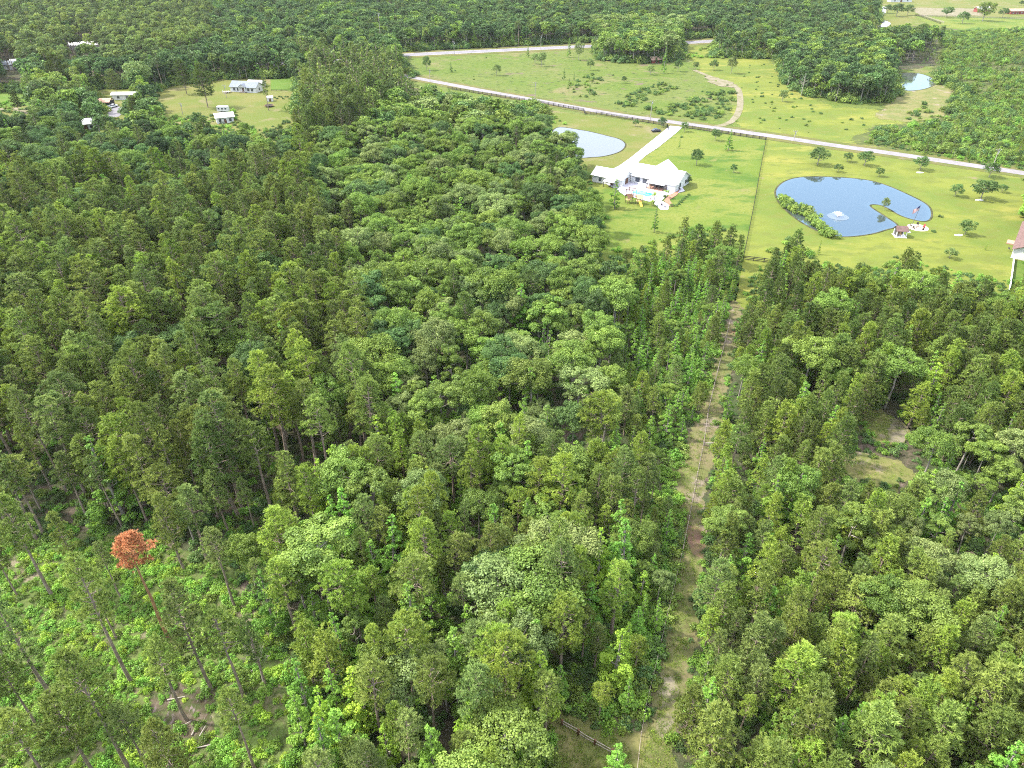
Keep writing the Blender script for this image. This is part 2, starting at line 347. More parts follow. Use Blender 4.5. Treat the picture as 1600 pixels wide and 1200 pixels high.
def sheet(name, pts, m, z, kind='structure', parent=None, jag=0, seed=1):
    """flat polygon sheet; pts world xy"""
    rnd = random.Random(seed); q = []
    if jag:
        for i in range(len(pts)):
            a = Vector(pts[i][:2]); b = Vector(pts[(i+1) % len(pts)][:2]); L = (b-a).length; n = max(1, int(L/(jag*1.5)))
            nn = Vector((-(b-a).y, (b-a).x)).normalized() if L > 0 else Vector((0, 0))
            for j in range(n): q.append(a.lerp(b, j/n) + nn*rnd.uniform(-jag, jag)*.5)
    else: q = [Vector(p[:2]) for p in pts]
    import bmesh
    bm = bmesh.new(); fl = bm.verts.layers.float.new('fade'); n = len(q)
    A2 = sum(q[i].x*q[(i+1) % n].y - q[(i+1) % n].x*q[i].y for i in range(n)); sg = 1 if A2 > 0 else -1
    inner = [bm.verts.new((p.x, p.y, z)) for p in q]
    if jag:
        outer = []
        for i in range(n):
            t = (q[(i+1) % n]-q[i-1]); t = t.normalized() if t.length > 0 else Vector((1, 0)); o_ = q[i] - Vector((-t.y, t.x))*sg*jag*1.3
            v = bm.verts.new((o_.x, o_.y, z-.008)); v[fl] = 1.0; outer.append(v)
        for i in range(n): bm.faces.new((inner[i], inner[(i+1) % n], outer[(i+1) % n], outer[i]))
    f = bm.faces.new(inner); bmesh.ops.triangulate(bm, faces=[f])
    for f in bm.faces:
        f.normal_update()
        if f.normal.z < 0: f.normal_flip()
    me = bpy.data.meshes.new(name); bm.to_mesh(me); bm.free(); me.materials.append(m)
    o = link(name, me, parent)
    if kind: o['kind'] = kind
    return o
def pxs(L, z=0): return [U(a, b, z) for a, b in L]
def ribbon(name, pts, widths, m, z, kind='structure'):
    pts = [Vector(p[:2]) for p in pts]; n = len(pts); Lf = []; Rt = []
    for i, p in enumerate(pts):
        d = (pts[min(i+1, n-1)]-pts[max(i-1, 0)]).normalized(); q = Vector((-d.y, d.x)); wd = widths if not isinstance(widths, (list, tuple)) else widths[i]
        Lf.append(p+q*wd/2); Rt.append(p-q*wd/2)
    V = [(p.x, p.y, z) for p in Lf]+[(p.x, p.y, z) for p in Rt]
    F = [(i, n+i, n+i+1, i+1) for i in range(n-1)]
    me = bpy.data.meshes.new(name); me.from_pydata(V, [], F); me.materials.append(m); me.update()
    if me.polygons[0].normal.z < 0: me.flip_normals()
    o = link(name, me)
    if kind: o['kind'] = kind
    return o
def smooth_line(pts, k=6):
    out = []; n = len(pts)
    for i in range(n-1):
        p0 = pts[max(i-1, 0)]; p1 = pts[i]; p2 = pts[i+1]; p3 = pts[min(i+2, n-1)]
        for j in range(k):
            t = j/k; out.append(.5*((2*p1)+(p2-p0)*t+(2*p0-5*p1+4*p2-p3)*t*t+(3*p1-p0-3*p2+p3)*t**3))
    out.append(pts[-1]); return out
def smooth_loop(pts, k=5):
    n = len(pts); out = []
    for i in range(n):
        p0, p1, p2, p3 = pts[i-1], pts[i], pts[(i+1) % n], pts[(i+2) % n]
        for j in range(k):
            t = j/k; out.append(.5*((2*p1)+(p2-p0)*t+(2*p0-5*p1+4*p2-p3)*t*t+(3*p1-p0-3*p2+p3)*t**3))
    return out
class B:
    """box / prism / tube collector -> one mesh"""
    def __init__(s): s.V = []; s.F = []
    def box(s, x0, x1, y0, y1, z0, z1):
        n = len(s.V); s.V += [(x, y, z) for z in (z0, z1) for x, y in ((x0, y0), (x1, y0), (x1, y1), (x0, y1))]
        s.F += [tuple(n+i for i in f) for f in ((3, 2, 1, 0), (4, 5, 6, 7), (0, 1, 5, 4), (1, 2, 6, 5), (2, 3, 7, 6), (3, 0, 4, 7))]; return s
    def poly(s, pts): n = len(s.V); s.V += [tuple(p) for p in pts]; s.F.append(tuple(range(n, n+len(pts)))); return s
    def prism(s, pts, dz):       # any planar polygon thickened downward by dz
        n = len(s.V); k = len(pts); s.V += [tuple(p) for p in pts] + [(p[0], p[1], p[2]-dz) for p in pts]
        s.F.append(tuple(range(n, n+k))); s.F.append(tuple(range(n+2*k-1, n+k-1, -1)))
        for i in range(k): j = (i+1) % k; s.F.append((n+i, n+k+i, n+k+j, n+j))
        return s
    def bar(s, a, b, r, k=5, r2=None):
        a = Vector(a); b = Vector(b); d = (b-a).normalized(); u = d.cross(Vector((0, 0, 1)) if abs(d.z) < .9 else Vector((1, 0, 0))).normalized(); v = d.cross(u)
        n = len(s.V); r2 = r if r2 is None else r2
        for c, rr in ((a, r), (b, r2)):
            for i in range(k): t = 2*pi*i/k; s.V.append(tuple(c+(u*cos(t)+v*sin(t))*rr))
        for i in range(k): j = (i+1) % k; s.F.append((n+i, n+j, n+k+j, n+k+i))
        s.F.append(tuple(n+i for i in range(k))[::-1]); s.F.append(tuple(n+k+i for i in range(k))); return s
    def gable(s, x0, x1, y0, y1, z0, z1, th=.12, ov=.5, hip=0):   # ridge along x
        ym = (y0+y1)/2; sl = (z1-z0)/(ym-y0); zo = z0-ov*sl
        for sg, ye in ((0, y0-ov), (1, y1+ov)):
            p = [(x0-ov, ye, zo), (x1+ov, ye, zo), (x1+ov-hip, ym, z1), (x0-ov+hip, ym, z1)]
            if sg: p = p[::-1]
            s.prism(p, th)
        if hip:
            s.prism([(x1+ov, y0-ov, zo), (x1+ov, y1+ov, zo), (x1+ov-hip, ym, z1)], th); s.prism([(x0-ov, y1+ov, zo), (x0-ov, y0-ov, zo), (x0-ov+hip, ym, z1)], th)
        return s
    def build(s, name, m, parent=None, loc=None):
        me = bpy.data.meshes.new(name); me.from_pydata(s.V, [], s.F); me.materials.append(m); me.update()
        o = link(name, me, parent)
        if loc: o.location = loc
        return o

# ------------------------------------------------------------------ ground, roads, water
G = {}
G['floor'] = ground_mat('forest_floor', [((.11, .095, .05),), ((.07, .1, .03), .09, .5, .08, 5), ((.19, .13, .09), .13, .62, .06, 5), ((.045, .05, .02), 1.1, .52, .12, 6)], k=.68, fade=False)
G['field'] = ground_mat('field_grass', [((.24, .31, .06),), ((.2, .3, .04), .02, .52, .05, 5), ((.36, .33, .12), .035, .6, .05, 6), ((.3, .22, .14), .06, .64, .04, 7), ((.1, .16, .03), .25, .6, .05, 7), ((.38, .42, .08), .9, .62, .1, 5, (.6, 1, 1))])
G['pond_lawn'] = ground_mat('yellow_lawn', [((.36, .41, .06),), ((.25, .34, .05), .03, .5, .08, 5), ((.46, .46, .08), .05, .58, .04, 6, (.4, 1, 1)), ((.28, .33, .055), .25, .56, .06, 7, (.6, 1, 1)), ((.42, .36, .15), .07, .7, .03, 5)])
G['house_lawn'] = ground_mat('green_lawn', [((.25, .36, .045),), ((.36, .41, .07), .03, .5, .06, 6), ((.15, .28, .035), .07, .58, .04, 7, (.5, 1, 1)), ((.38, .38, .1), .12, .66, .04, 6), ((.2, .3, .04), .8, .6, .1, 5)])
G['dry_lawn'] = ground_mat('dry_lawn', [((.34, .34, .08),), ((.25, .32, .05), .04, .5, .08, 5), ((.42, .37, .15), .06, .6, .05, 6), ((.28, .3, .07), .6, .6, .1, 5)])
G['bright'] = ground_mat('fresh_lawn', [((.22, .37, .05),), ((.3, .4, .07), .05, .55, .08, 5), ((.14, .3, .03), .5, .6, .1, 5)])
G['trail'] = ground_mat('trail_grass', [((.25, .22, .09),), ((.2, .22, .06), .12, .5, .06, 6), ((.33, .27, .17), .16, .6, .04, 6), ((.22, .13, .07), .09, .66, .03, 6), ((.15, .14, .05), 1.0, .58, .08, 7), ((.5, .46, .38), .3, .73, .02, 7)], k=.5)
G['clearing'] = ground_mat('clearing_grass', [((.3, .28, .09),), ((.22, .25, .06), .15, .5, .07, 6), ((.4, .33, .2), .12, .62, .04, 6), ((.16, .17, .05), .9, .6, .08, 6)], k=.48)
G['under'] = ground_mat('open_floor', [((.14, .17, .045),), ((.1, .15, .03), .2, .5, .07, 6), ((.24, .2, .11), .13, .62, .04, 6), ((.17, .14, .07), .5, .6, .06, 7), ((.06, .08, .02), 1.2, .56, .08, 6)], k=.68)
G['sand'] = ground_mat('bare_sand', [((.5, .44, .25),), ((.38, .35, .16), .2, .52, .06, 6), ((.33, .33, .1), .4, .6, .05, 6)])
G['road'] = ground_mat('pale_road', [((.54, .5, .42),), ((.45, .42, .34), .3, .5, .08, 6), ((.6, .58, .54), .8, .62, .08, 5)], k=.37, fade=False)
G['asphalt'] = ground_mat('grey_asphalt', [((.35, .33, .29),), ((.28, .27, .24), .2, .55, .08, 5)], k=.5, fade=False)
G['verge'] = ground_mat('grass_verge', [((.3, .28, .08),), ((.22, .26, .05), .1, .52, .07, 6), ((.38, .33, .17), .2, .63, .04, 6)])
G['concrete'] = ground_mat('pale_concrete', [((.72, .7, .66),), ((.66, .64, .6), .3, .5, .1, 5)], k=.6, fade=False)
G['bank'] = ground_mat('grassy_bank', [((.2, .19, .08),), ((.1, .11, .04), .5, .5, .08, 5)], fade=False)
sheet('ground', [(-2600, -60), (2600, -60), (2600, 2600), (-2600, 2600)], G['floor'], 0)
field_px = [(640, 82), (700, 82), (930, 75), (1066, 68), (1110, 60), (1180, 70), (1260, 100), (1420, 110), (1500, 100), (1640, 120), (1700, 300), (1200, 225), (1050, 205), (850, 180), (640, 140), (560, 120)]
sheet('field', pxs(field_px), G['field'], .02, jag=4)
sheet('scrub_ground', pxs([(1340, 224), (1375, 198), (1440, 196), (1475, 160), (1495, 140), (1465, 108), (1475, 75), (1430, 45), (1750, 45), (1750, 290), (1600, 262), (1510, 246), (1430, 234)]), ground_mat('scrub_ground', [((.2, .24, .06),), ((.13, .17, .04), .08, .5, .06, 6), ((.3, .26, .14), .1, .62, .05, 6), ((.3, .36, .06), .3, .6, .06, 6)]), .06, jag=5)
sheet('meadow', pxs([(1075, 72), (1180, 80), (1215, 110), (1230, 140), (1300, 170), (1480, 180), (1500, 215), (1380, 230), (1190, 210), (1150, 190), (1160, 140), (1100, 110)]), G['pond_lawn'], .04, jag=5, seed=4)
sheet('house_lawn', pxs([(640, 134), (850, 172), (1050, 200), (1197, 219), (1180, 310), (1161, 408), (1150, 470), (900, 470), (860, 300), (800, 180)]), G['house_lawn'], .03)
sheet('pasture', pxs([(850, 172), (1046, 200), (1010, 235), (980, 262), (930, 262), (860, 262), (820, 190)]), G['dry_lawn'], .05, jag=2)
sheet('pond_lawn', pxs([(1197, 219), (1640, 279), (1720, 480), (1600, 520), (1200, 520), (1150, 470), (1161, 408), (1180, 310)]), G['pond_lawn'], .05)
sheet('side_lawn', pxs([(1583, 408), (1640, 408), (1640, 480), (1575, 480)]), G['bright'], .07)
sheet('homestead_lawn', pxs([(-60, 138), (60, 130), (230, 128), (255, 124), (345, 122), (470, 118), (480, 160), (470, 240), (100, 240), (-60, 200)]), G['dry_lawn'], .04, jag=3)
sheet('back_lawn', pxs([(422, 121), (470, 119), (470, 142), (424, 141)]), G['bright'], .06)
sheet('green_yard', pxs([(-60, 142), (52, 145), (54, 164), (-60, 168)]), G['bright'], .06, jag=3)
sheet('far_field', pxs([(1350, 0), (1350, -30), (1800, -30), (1700, 55), (1500, 48), (1440, 40), (1350, 42)]), G['dry_lawn'], .04, jag=8)
sheet('far_lawn', pxs([(1436, 26), (1700, 30), (1700, 50), (1500, 46), (1450, 37)]), G['house_lawn'], .08, jag=5)
sheet('riding_arena', pxs([(1428, 13), (1530, 14), (1528, 24), (1440, 24)]), G['sand'], .1, jag=5)
sheet('dry_field_patch', pxs([(1405, 142), (1440, 140), (1480, 132), (1490, 160), (1470, 178), (1420, 190), (1380, 185), (1390, 165)]), G['clearing'], .08, jag=5)
hw = smooth_line(pxs([(380, 100), (450, 99), (510, 97), (620, 87), (780, 79), (930, 72), (1065, 67), (1120, 64), (1220, 58)]))
ribbon('highway_verge', hw, 28, G['verge'], .09); ribbon('highway', hw, 13, G['asphalt'], .12)
M['paint'] = mat('road_paint', (.75, .75, .7))
for k, off in enumerate((5.9, -5.9)):
    ln = []
    for i, p in enumerate(hw):
        d = (hw[min(i+1, len(hw)-1)]-hw[max(i-1, 0)]).normalized(); ln.append(p+Vector((-d.y, d.x, 0))*off)
    ribbon('road_marking', ln, .2, M['paint'], .135)
rd = smooth_line(pxs([(575, 108), (665, 125), (760, 143), (850, 159), (950, 177), (1050, 191), (1200, 212), (1300, 227), (1400, 241), (1500, 256), (1600, 271), (1720, 290)]))
ribbon('lane_verge', rd, 15, G['verge'], .1); ribbon('lane', rd, 6.4, G['road'], .14)
ribbon('dirt_track', smooth_line(pxs([(1120, 198), (1143, 190), (1155, 172), (1156, 150), (1150, 136), (1128, 126), (1105, 118), (1085, 110)])), [9, 6, 5, 4.5, 5, 9, 5, 3, 3, 3][0:1]*0 or 3.6, G['sand'], .13)
sheet('sand_patch', pxs([(1105, 119), (1118, 122), (1145, 130), (1150, 137), (1128, 135), (1110, 128)]), G['sand'], .15, jag=2)
sheet('driveway', pxs([(1047, 197), (1066, 199), (1059, 206), (1028, 231), (1008, 244), (993, 258), (991, 272), (986, 284), (1056, 298), (1066, 293), (1070, 299), (1056, 303), (1042, 305), (1034, 314), (1046, 321), (1044, 328), (1032, 328), (1020, 317), (990, 309), (976, 306), (962, 296), (940, 284), (938, 270), (958, 264), (968, 259), (985, 247)]), G['concrete'], .16)
sheet('mulch_bed', pxs([(1046, 305), (1062, 297), (1058, 305), (1046, 313), (1052, 322), (1048, 324), (1037, 314)]), mat('mulch', (.3, .17, .11), col2=(.2, .1, .07), scale=.6), .19)
sheet('yard_gravel', pxs([(150, 170), (175, 166), (190, 168), (183, 182), (172, 184)]), G['asphalt'], .09, jag=1)
ribbon('farm_drive', smooth_line(pxs([(-40, 172), (0, 171), (30, 171), (60, 180)])), 6, G['sand'], .1)
ribbon('far_drive', smooth_line(pxs([(1374, 14), (1376, 22), (1368, 28), (1385, 36), (1378, 42)])), 7, G['concrete'], .14)
sheet('parking_pad', pxs([(1369, 10), (1385, 11), (1384, 21), (1371, 22)]), G['concrete'], .17)
trail_L = [(1168, 410), (1152, 450), (1140, 490), (1122, 560), (1108, 610), (1090, 660), (1070, 700), (1060, 735), (1060, 800), (1064, 850), (1055, 900), (1046, 960), (1042, 1000), (1034, 1050), (1026, 1100), (1006, 1160), (998, 1200), (985, 1290)]
trail_R = [(1188, 410), (1168, 450), (1156, 490), (1142, 560), (1130, 610), (1118, 660), (1108, 700), (1097, 760), (1096, 830), (1098, 860), (1088, 900), (1084, 950), (1078, 1000), (1068, 1050), (1058, 1100), (1050, 1130), (1046, 1180), (1060, 1200), (1070, 1290)]
sheet('trail', pxs(trail_L + trail_R[::-1]), G['trail'], .03, jag=1.2)
sheet('trail_sand', pxs([(1040, 1060), (1052, 1060), (1056, 1090), (1048, 1130), (1038, 1150), (1030, 1140), (1038, 1100)]), G['sand'], .05, jag=.6, seed=3)
sheet('red_clay', pxs([(1078, 822), (1092, 828), (1098, 850), (1096, 870), (1084, 862), (1076, 845)]), ground_mat('red_clay', [((.42, .26, .15),), ((.36, .28, .12), .4, .5, .06, 6), ((.4, .25, .16), 1, .6, .07, 6)]), .055, jag=.7)
sheet('clearing', pxs([(1310, 708), (1335, 710), (1400, 722), (1425, 742), (1395, 762), (1325, 755)]), G['clearing'], .035, jag=1.2)
sheet('sandy_clearing', pxs([(1345, 640), (1370, 642), (1400, 655), (1418, 680), (1402, 695), (1375, 690), (1350, 662)]), G['clearing'], .035, jag=1.2, seed=2)
sheet('sand_scar', pxs([(1395, 665), (1412, 668), (1416, 676), (1405, 690), (1390, 690), (1392, 678)]), G['sand'], .055, jag=.8, seed=2)
sheet('corner_lawn', pxs([(845, 1090), (900, 1118), (1010, 1110), (990, 1290), (870, 1290), (840, 1150)]), G['clearing'], .035, jag=1)
sheet('open_forest_floor', pxs([(-150, 840), (100, 830), (260, 860), (350, 900), (420, 960), (500, 1080), (520, 1290), (-300, 1290)]), G['under'], .03, jag=2)
sheet('bare_earth', pxs([(236, 1083), (262, 1090), (275, 1074), (300, 1082), (330, 1072), (345, 1088), (318, 1098), (322, 1120), (335, 1150), (322, 1165), (305, 1140), (285, 1150), (262, 1128), (270, 1108), (250, 1104)]), ground_mat('pale_litter', [((.3, .24, .14),), ((.18, .15, .07), .8, .5, .06, 7), ((.14, .17, .05), .5, .52, .06, 7), ((.42, .33, .25), 2.5, .62, .04, 6, (1, .3, 1))]), .05, jag=1)
sheet('litter_patch', pxs([(262, 960), (285, 975), (290, 1010), (262, 1015), (255, 985)]), G['trail'], .05, jag=1, seed=6)

def water_mat(name, deep, shallow, rough=.04, metal=.55):
    m = bpy.data.materials.new(name); m.use_nodes = True; n = m.node_tree.nodes; l = m.node_tree.links; b = n['Principled BSDF']
    b.inputs['Roughness'].default_value = rough; b.inputs['Specular IOR Level'].default_value = .5; b.inputs['IOR'].default_value = 1.33; b.inputs['Metallic'].default_value = metal
    at = n.new('ShaderNodeAttribute'); at.attribute_name = 'shore'
    q = n.new('ShaderNodeMix'); q.data_type = 'RGBA'; q.inputs['A'].default_value = (*deep, 1); q.inputs['B'].default_value = (*shallow, 1)
    l.new(at.outputs['Fac'], q.inputs['Factor']); l.new(q.outputs['Result'], b.inputs['Base Color'])
    g = n.new('ShaderNodeNewGeometry'); t = n.new('ShaderNodeTexNoise'); t.inputs['Scale'].default_value = 1.2; t.inputs['Detail'].default_value = 3
    l.new(g.outputs['Position'], t.inputs['Vector']); bp = n.new('ShaderNodeBump'); bp.inputs['Strength'].default_value = .06; bp.inputs['Distance'].default_value = .05
    l.new(t.outputs['Fac'], bp.inputs['Height']); l.new(bp.outputs[0], b.inputs['Normal']); return m
def pond(name, px, m, z, inset=2.0, bank=.4):
    L = [p.to_2d() for p in smooth_loop(pxs(px), 6)]
    A = sum(a.x*b.y-b.x*a.y for a, b in zip(L, L[1:]+L[:1]))
    sg = 1 if A > 0 else -1
    def offs(L, d):
        n = len(L); out = []
        for i in range(n):
            t = (L[(i+1) % n]-L[i-1]).normalized(); out.append(L[i]+Vector((-t.y, t.x))*sg*d)
        return out
    import bmesh
    # bank ring slopes from the grass down to the water line
    O = offs(L, -bank); n = len(L)
    me = bpy.data.meshes.new(name+'_bank'); V = [(p.x, p.y, z+.12) for p in O]+[(p.x, p.y, z+.0) for p in offs(L, .3)] + [(p.x, p.y, .0) for p in offs(L, -bank*1.5)]
    me.from_pydata(V, [], [(i, (i+1) % n, n+(i+1) % n, n+i) for i in range(n)]+[(2*n+i, 2*n+(i+1) % n, (i+1) % n, i) for i in range(n)]); me.materials.append(G['bank']); me.update()
    o = link(name+'_bank', me); o['kind'] = 'structure'
    bm = bmesh.new(); lay = bm.verts.layers.float.new('shore')
    outer = [bm.verts.new((p.x, p.y, z+.02)) for p in L]; inner = [bm.verts.new((p.x, p.y, z+.02)) for p in offs(L, inset)]
    for v in outer: v[lay] = 1.0
    for i in range(n): bm.faces.new((outer[i], outer[(i+1) % n], inner[(i+1) % n], inner[i]))
    f = bm.faces.new(inner); bmesh.ops.triangulate(bm, faces=[f])
    bmesh.ops.recalc_face_normals(bm, faces=bm.faces)
    me = bpy.data.meshes.new(name); bm.to_mesh(me); bm.free(); me.materials.append(m)
    if me.polygons[0].normal.z < 0: me.flip_normals()
    o = link(name, me); o['kind'] = 'structure'; return o
W1 = water_mat('blue_pond_water', (.2, .255, .27), (.23, .3, .31), metal=.85)
W2 = water_mat('pale_pond_water', (.27, .25, .235), (.25, .24, .22), metal=.6)
W3 = water_mat('dark_pond_water', (.14, .16, .15), (.14, .15, .12))
pond('pond_water', [(1213, 296), (1228, 283), (1255, 277), (1300, 277), (1350, 281), (1385, 290), (1420, 305), (1445, 318), (1454, 328), (1454, 341), (1444, 346), (1425, 343), (1405, 336), (1390, 327), (1376, 321), (1361, 320), (1362, 325), (1385, 340), (1402, 353), (1385, 359), (1360, 366), (1325, 370), (1300, 368), (1275, 360), (1250, 346), (1230, 330), (1215, 312)], W1, .08, 2.2)
pond('small_pond_water', [(870, 200), (910, 204), (930, 208), (950, 213), (968, 218), (977, 226), (970, 236), (950, 243), (925, 246), (880, 246), (860, 222)], W2, .1, 1.5)
pond('woodland_pond_water', [(1396, 117), (1412, 114), (1440, 116), (1462, 126), (1456, 135), (1435, 141), (1410, 141), (1398, 134)], W3, .1, 3)

# ------------------------------------------------------------------ small fountain on the pond
M['spray'] = mat('water_spray', (.9, .92, .95), rough=.5)
M['ripple'] = mat('ripple_ring', (.05, .07, .1), rough=.4, col2=(.13, .17, .22), scale=2.5, detail=7, spec=.6)
c = U(1309, 339); fo = empty('fountain', (c.x, c.y, .1)); fo.scale = (.8, .8, .8); tag(fo, 'white fountain jet spraying in the middle of the blue pond', 'fountain')
rng = np.random.default_rng(5)
A = Acc(); n = 420; az = rng.uniform(0, 2*pi, n); t = rng.uniform(.05, 1, n); rr = t*rng.uniform(1.2, 2.6, n)
pos = np.c_[np.cos(az)*rr, np.sin(az)*rr, 2.2*(t*(1.25-t))*2.0+.05]
leaves(A, pos, nrm(rng.normal(size=pos.shape)), rng.uniform(.12, .3, n), rng); link('spray', A.mesh('spray', [M['spray']]), fo)['kind'] = 'stuff'
b = B(); b.bar((0, 0, 0), (0, 0, 2.6), .22, 8, .06); b.bar((0, 0, 0), (1.5, .4, 1.5), .09, 5, .03); b.bar((0, 0, 0), (-1.4, .5, 1.5), .09, 5, .03); b.bar((0, 0, 0), (.2, -1.5, 1.4), .09, 5, .03); b.build('jet', M['spray'], fo)
b = B(); k = 40; b.poly([(cos(i*2*pi/k)*4.6, sin(i*2*pi/k)*4.6, .04) for i in range(k)]); b.build('ripple', M['ripple'], fo)
b = B(); b.bar((0, 0, -.1), (0, 0, .12), .5, 12); b.build('float', mat('black_plastic', (.03, .03, .03)), fo)

# ------------------------------------------------------------------ buildings and yard things
M['white_roof'] = mat('white_metal_roof', (.72, .71, .7), rough=.5, col2=(.64, .64, .64), scale=.4)
M['white_wall'] = mat('white_siding', (.66, .65, .63), rough=.7, col2=(.58, .58, .57), scale=.8)
M['trim'] = mat('dark_trim', (.06, .055, .05), rough=.6)
M['glass'] = mat('window_glass', (.05, .06, .08), rough=.1, spec=.8)
M['brown_wood'] = mat('brown_wood', (.17, .09, .05), rough=.8, col2=(.1, .055, .035))
M['tan_wood'] = mat('tan_wood', (.6, .42, .2), rough=.8, col2=(.45, .3, .15))
M['grey_roof'] = mat('grey_shingles', (.2, .22, .26), rough=.9, col2=(.14, .16, .19), scale=1.5)
M['brown_roof'] = mat('brown_shingles', (.16, .1, .09), rough=.9, col2=(.1, .065, .06), scale=1.5)
M['rust_roof'] = mat('rusty_roof', (.42, .27, .2), rough=.8, col2=(.28, .17, .13), scale=.6)
M['red_wall'] = mat('red_barn_boards', (.25, .06, .05), rough=.8, col2=(.18, .045, .04))
M['black_wood'] = mat('black_fence_paint', (.03, .026, .024), rough=.7, col2=(.05, .045, .04))
M['grey_wood'] = mat('weathered_wood', (.36, .31, .27), rough=.9, col2=(.2, .17, .14))
M['steel'] = mat('galvanised', (.55, .56, .57), rough=.45, metal=.6)
M['white_paint'] = mat('white_paint', (.8, .8, .8), rough=.5)
M['terracotta'] = mat('brick_patio', (.42, .24, .18), col2=(.34, .2, .15), scale=2)
M['pool_water'] = mat('pool_water', (.02, .5, .55), rough=.08, col2=(.02, .6, .6), spec=.8, scale=.4)
M['black_paint'] = mat('black_car_paint', (.015, .015, .018), rough=.2, spec=.7)
M['rubber'] = mat('rubber', (.02, .02, .02), rough=.9)
M['pink'] = mat('red_cushion', (.5, .06, .06))
M['canvas'] = mat('flag_white', (.75, .75, .75)); M['flag_red'] = mat('flag_red', (.5, .03, .04)); M['flag_blue'] = mat('flag_blue', (.03, .04, .16))

def wall_house(name, label, cat, loc, yaw, Lx, Ly, hw_, hr, roof_m, wall_m, windows=(), doors=(), hip=0, ov=.6, extra=None, group=None):
    r = empty(name, loc, yaw); tag(r, label, cat, group)
    b = B(); x0, x1, y0, y1 = -Lx/2, Lx/2, -Ly/2, Ly/2; b.box(x0, x1, y0, y1, 0, hw_)
    if not hip:
        for x in (x0, x1):
            p = [(x, y0, hw_), (x, y1, hw_), (x, 0, hr)]; b.poly(p if x == x1 else p[::-1])
    b.build('wall', wall_m, r)
    B().gable(x0, x1, y0, y1, hw_+.12, hr+.14, ov=ov, hip=hip).build('roof', roof_m, r)
    def wn(side, u, z, wd, ht, nm, m):
        f = B(); g = B(); e = .05
        if side in 'fb':
            y = y0 if side == 'f' else y1; s = -1 if side == 'f' else 1
            ya, yb = sorted((y+s*.002, y+s*.06)); f.box(u-wd/2-.1, u+wd/2+.1, ya, yb, z-.1, z+ht+.1)
            ya, yb = sorted((y+s*.062, y+s*.08)); g.box(u-wd/2, u+wd/2, ya, yb, z, z+ht)
        else:
            x = x0 if side == 'l' else x1; s = -1 if side == 'l' else 1
            xa, xb = sorted((x+s*.002, x+s*.06)); f.box(xa, xb, u-wd/2-.1, u+wd/2+.1, z-.1, z+ht+.1)
            xa, xb = sorted((x+s*.062, x+s*.08)); g.box(xa, xb, u-wd/2, u+wd/2, z, z+ht)
        fo_ = f.build(nm, M['white_paint'] if wall_m is not M['white_wall'] else M['trim'], r); g.build('pane' if nm == 'window' else 'door_leaf', m, fo_)
    for q in windows: wn(*q, 'window', M['glass'])
    for q in doors: wn(*q, 'door', M['brown_wood'])
    return r
# main farmhouse
fl, fr = U(986, 285), U(1057, 299); d = (fr-fl); yaw = math.atan2(d.y, d.x); Lh = d.length
nb = Vector((-sin(yaw), cos(yaw), 0)); ctr = (fl+fr)/2 + nb*6.0
h = wall_house('farmhouse', 'long white farmhouse with white metal roof beside the swimming pool', 'house', ctr, yaw, Lh, 12, 3.2, 6.2, M['white_roof'], M['white_wall'],
    windows=[('f', -Lh*.36, .9, 1.6, 1.3), ('f', -Lh*.2, .9, 1.6, 1.3), ('f', Lh*.02, .3, 2.4, 2.1), ('f', Lh*.16, .3, 2.4, 2.1), ('f', Lh*.41, 1, 1.2, 1.4), ('r', -3, 1, 1.2, 1.3), ('r', 2.5, 1, 1.2, 1.3), ('l', 0, 1, 1.4, 1.3)],
    doors=[('f', -Lh*.06, .05, 1, 2.1)])
# rear cross gable, porch with dark posts, chimney, eave trim
b = B(); b.box(-Lh*.12-4, -Lh*.12+4, 6.003, 11, 0, 3.2); b.poly([(-Lh*.12-4, 11, 3.2), (-Lh*.12, 11, 6.0), (-Lh*.12+4, 11, 3.2)][::-1]); b.build('wing', M['white_wall'], h)
b = B(); xc = -Lh*.12
for sg in (-1, 1):
    p = [(xc, 0, 6.42), (xc, 11.6, 6.42), (xc+sg*4.7, 11.6, 2.95), (xc+sg*4.7, 5.9, 2.95)]; b.prism(p if sg < 0 else p[::-1], .12)
b.build('wing_roof', M['white_roof'], h)
b = B(); b.prism([(-Lh*.08, -9.8, 2.55), (Lh*.3, -9.8, 2.55), (Lh*.3, -6.3, 3.1), (-Lh*.08, -6.3, 3.1)], .12); b.build('porch_roof', M['white_roof'], h)
for k in range(5):
    B().box(-.13, .13, -.13, .13, 0, 2.42).build('porch_post', M['trim'], h, (-Lh*.08+.3+k*(Lh*.38-.6)/4, -9.5, 0))
B().box(-Lh*.08, Lh*.3, -9.9, -6.2, .17, .26).build('porch_deck', M['terracotta'], h)
B().box(-Lh/2-.6, Lh/2+.6, -6.72, -6.63, 2.72, 2.86).build('gutter', M['trim'], h)
B().box(Lh*.33, Lh*.5-.1, -7.8, -6.003, 0, 2.7).build('bay', M['white_wall'], h)
b = B(); b.prism([(Lh*.31, -8.1, 2.75), (Lh*.5+.2, -8.1, 2.75), (Lh*.5+.2, -6.2, 3.2), (Lh*.31, -6.2, 3.2)], .1); b.build('bay_roof', M['white_roof'], h)
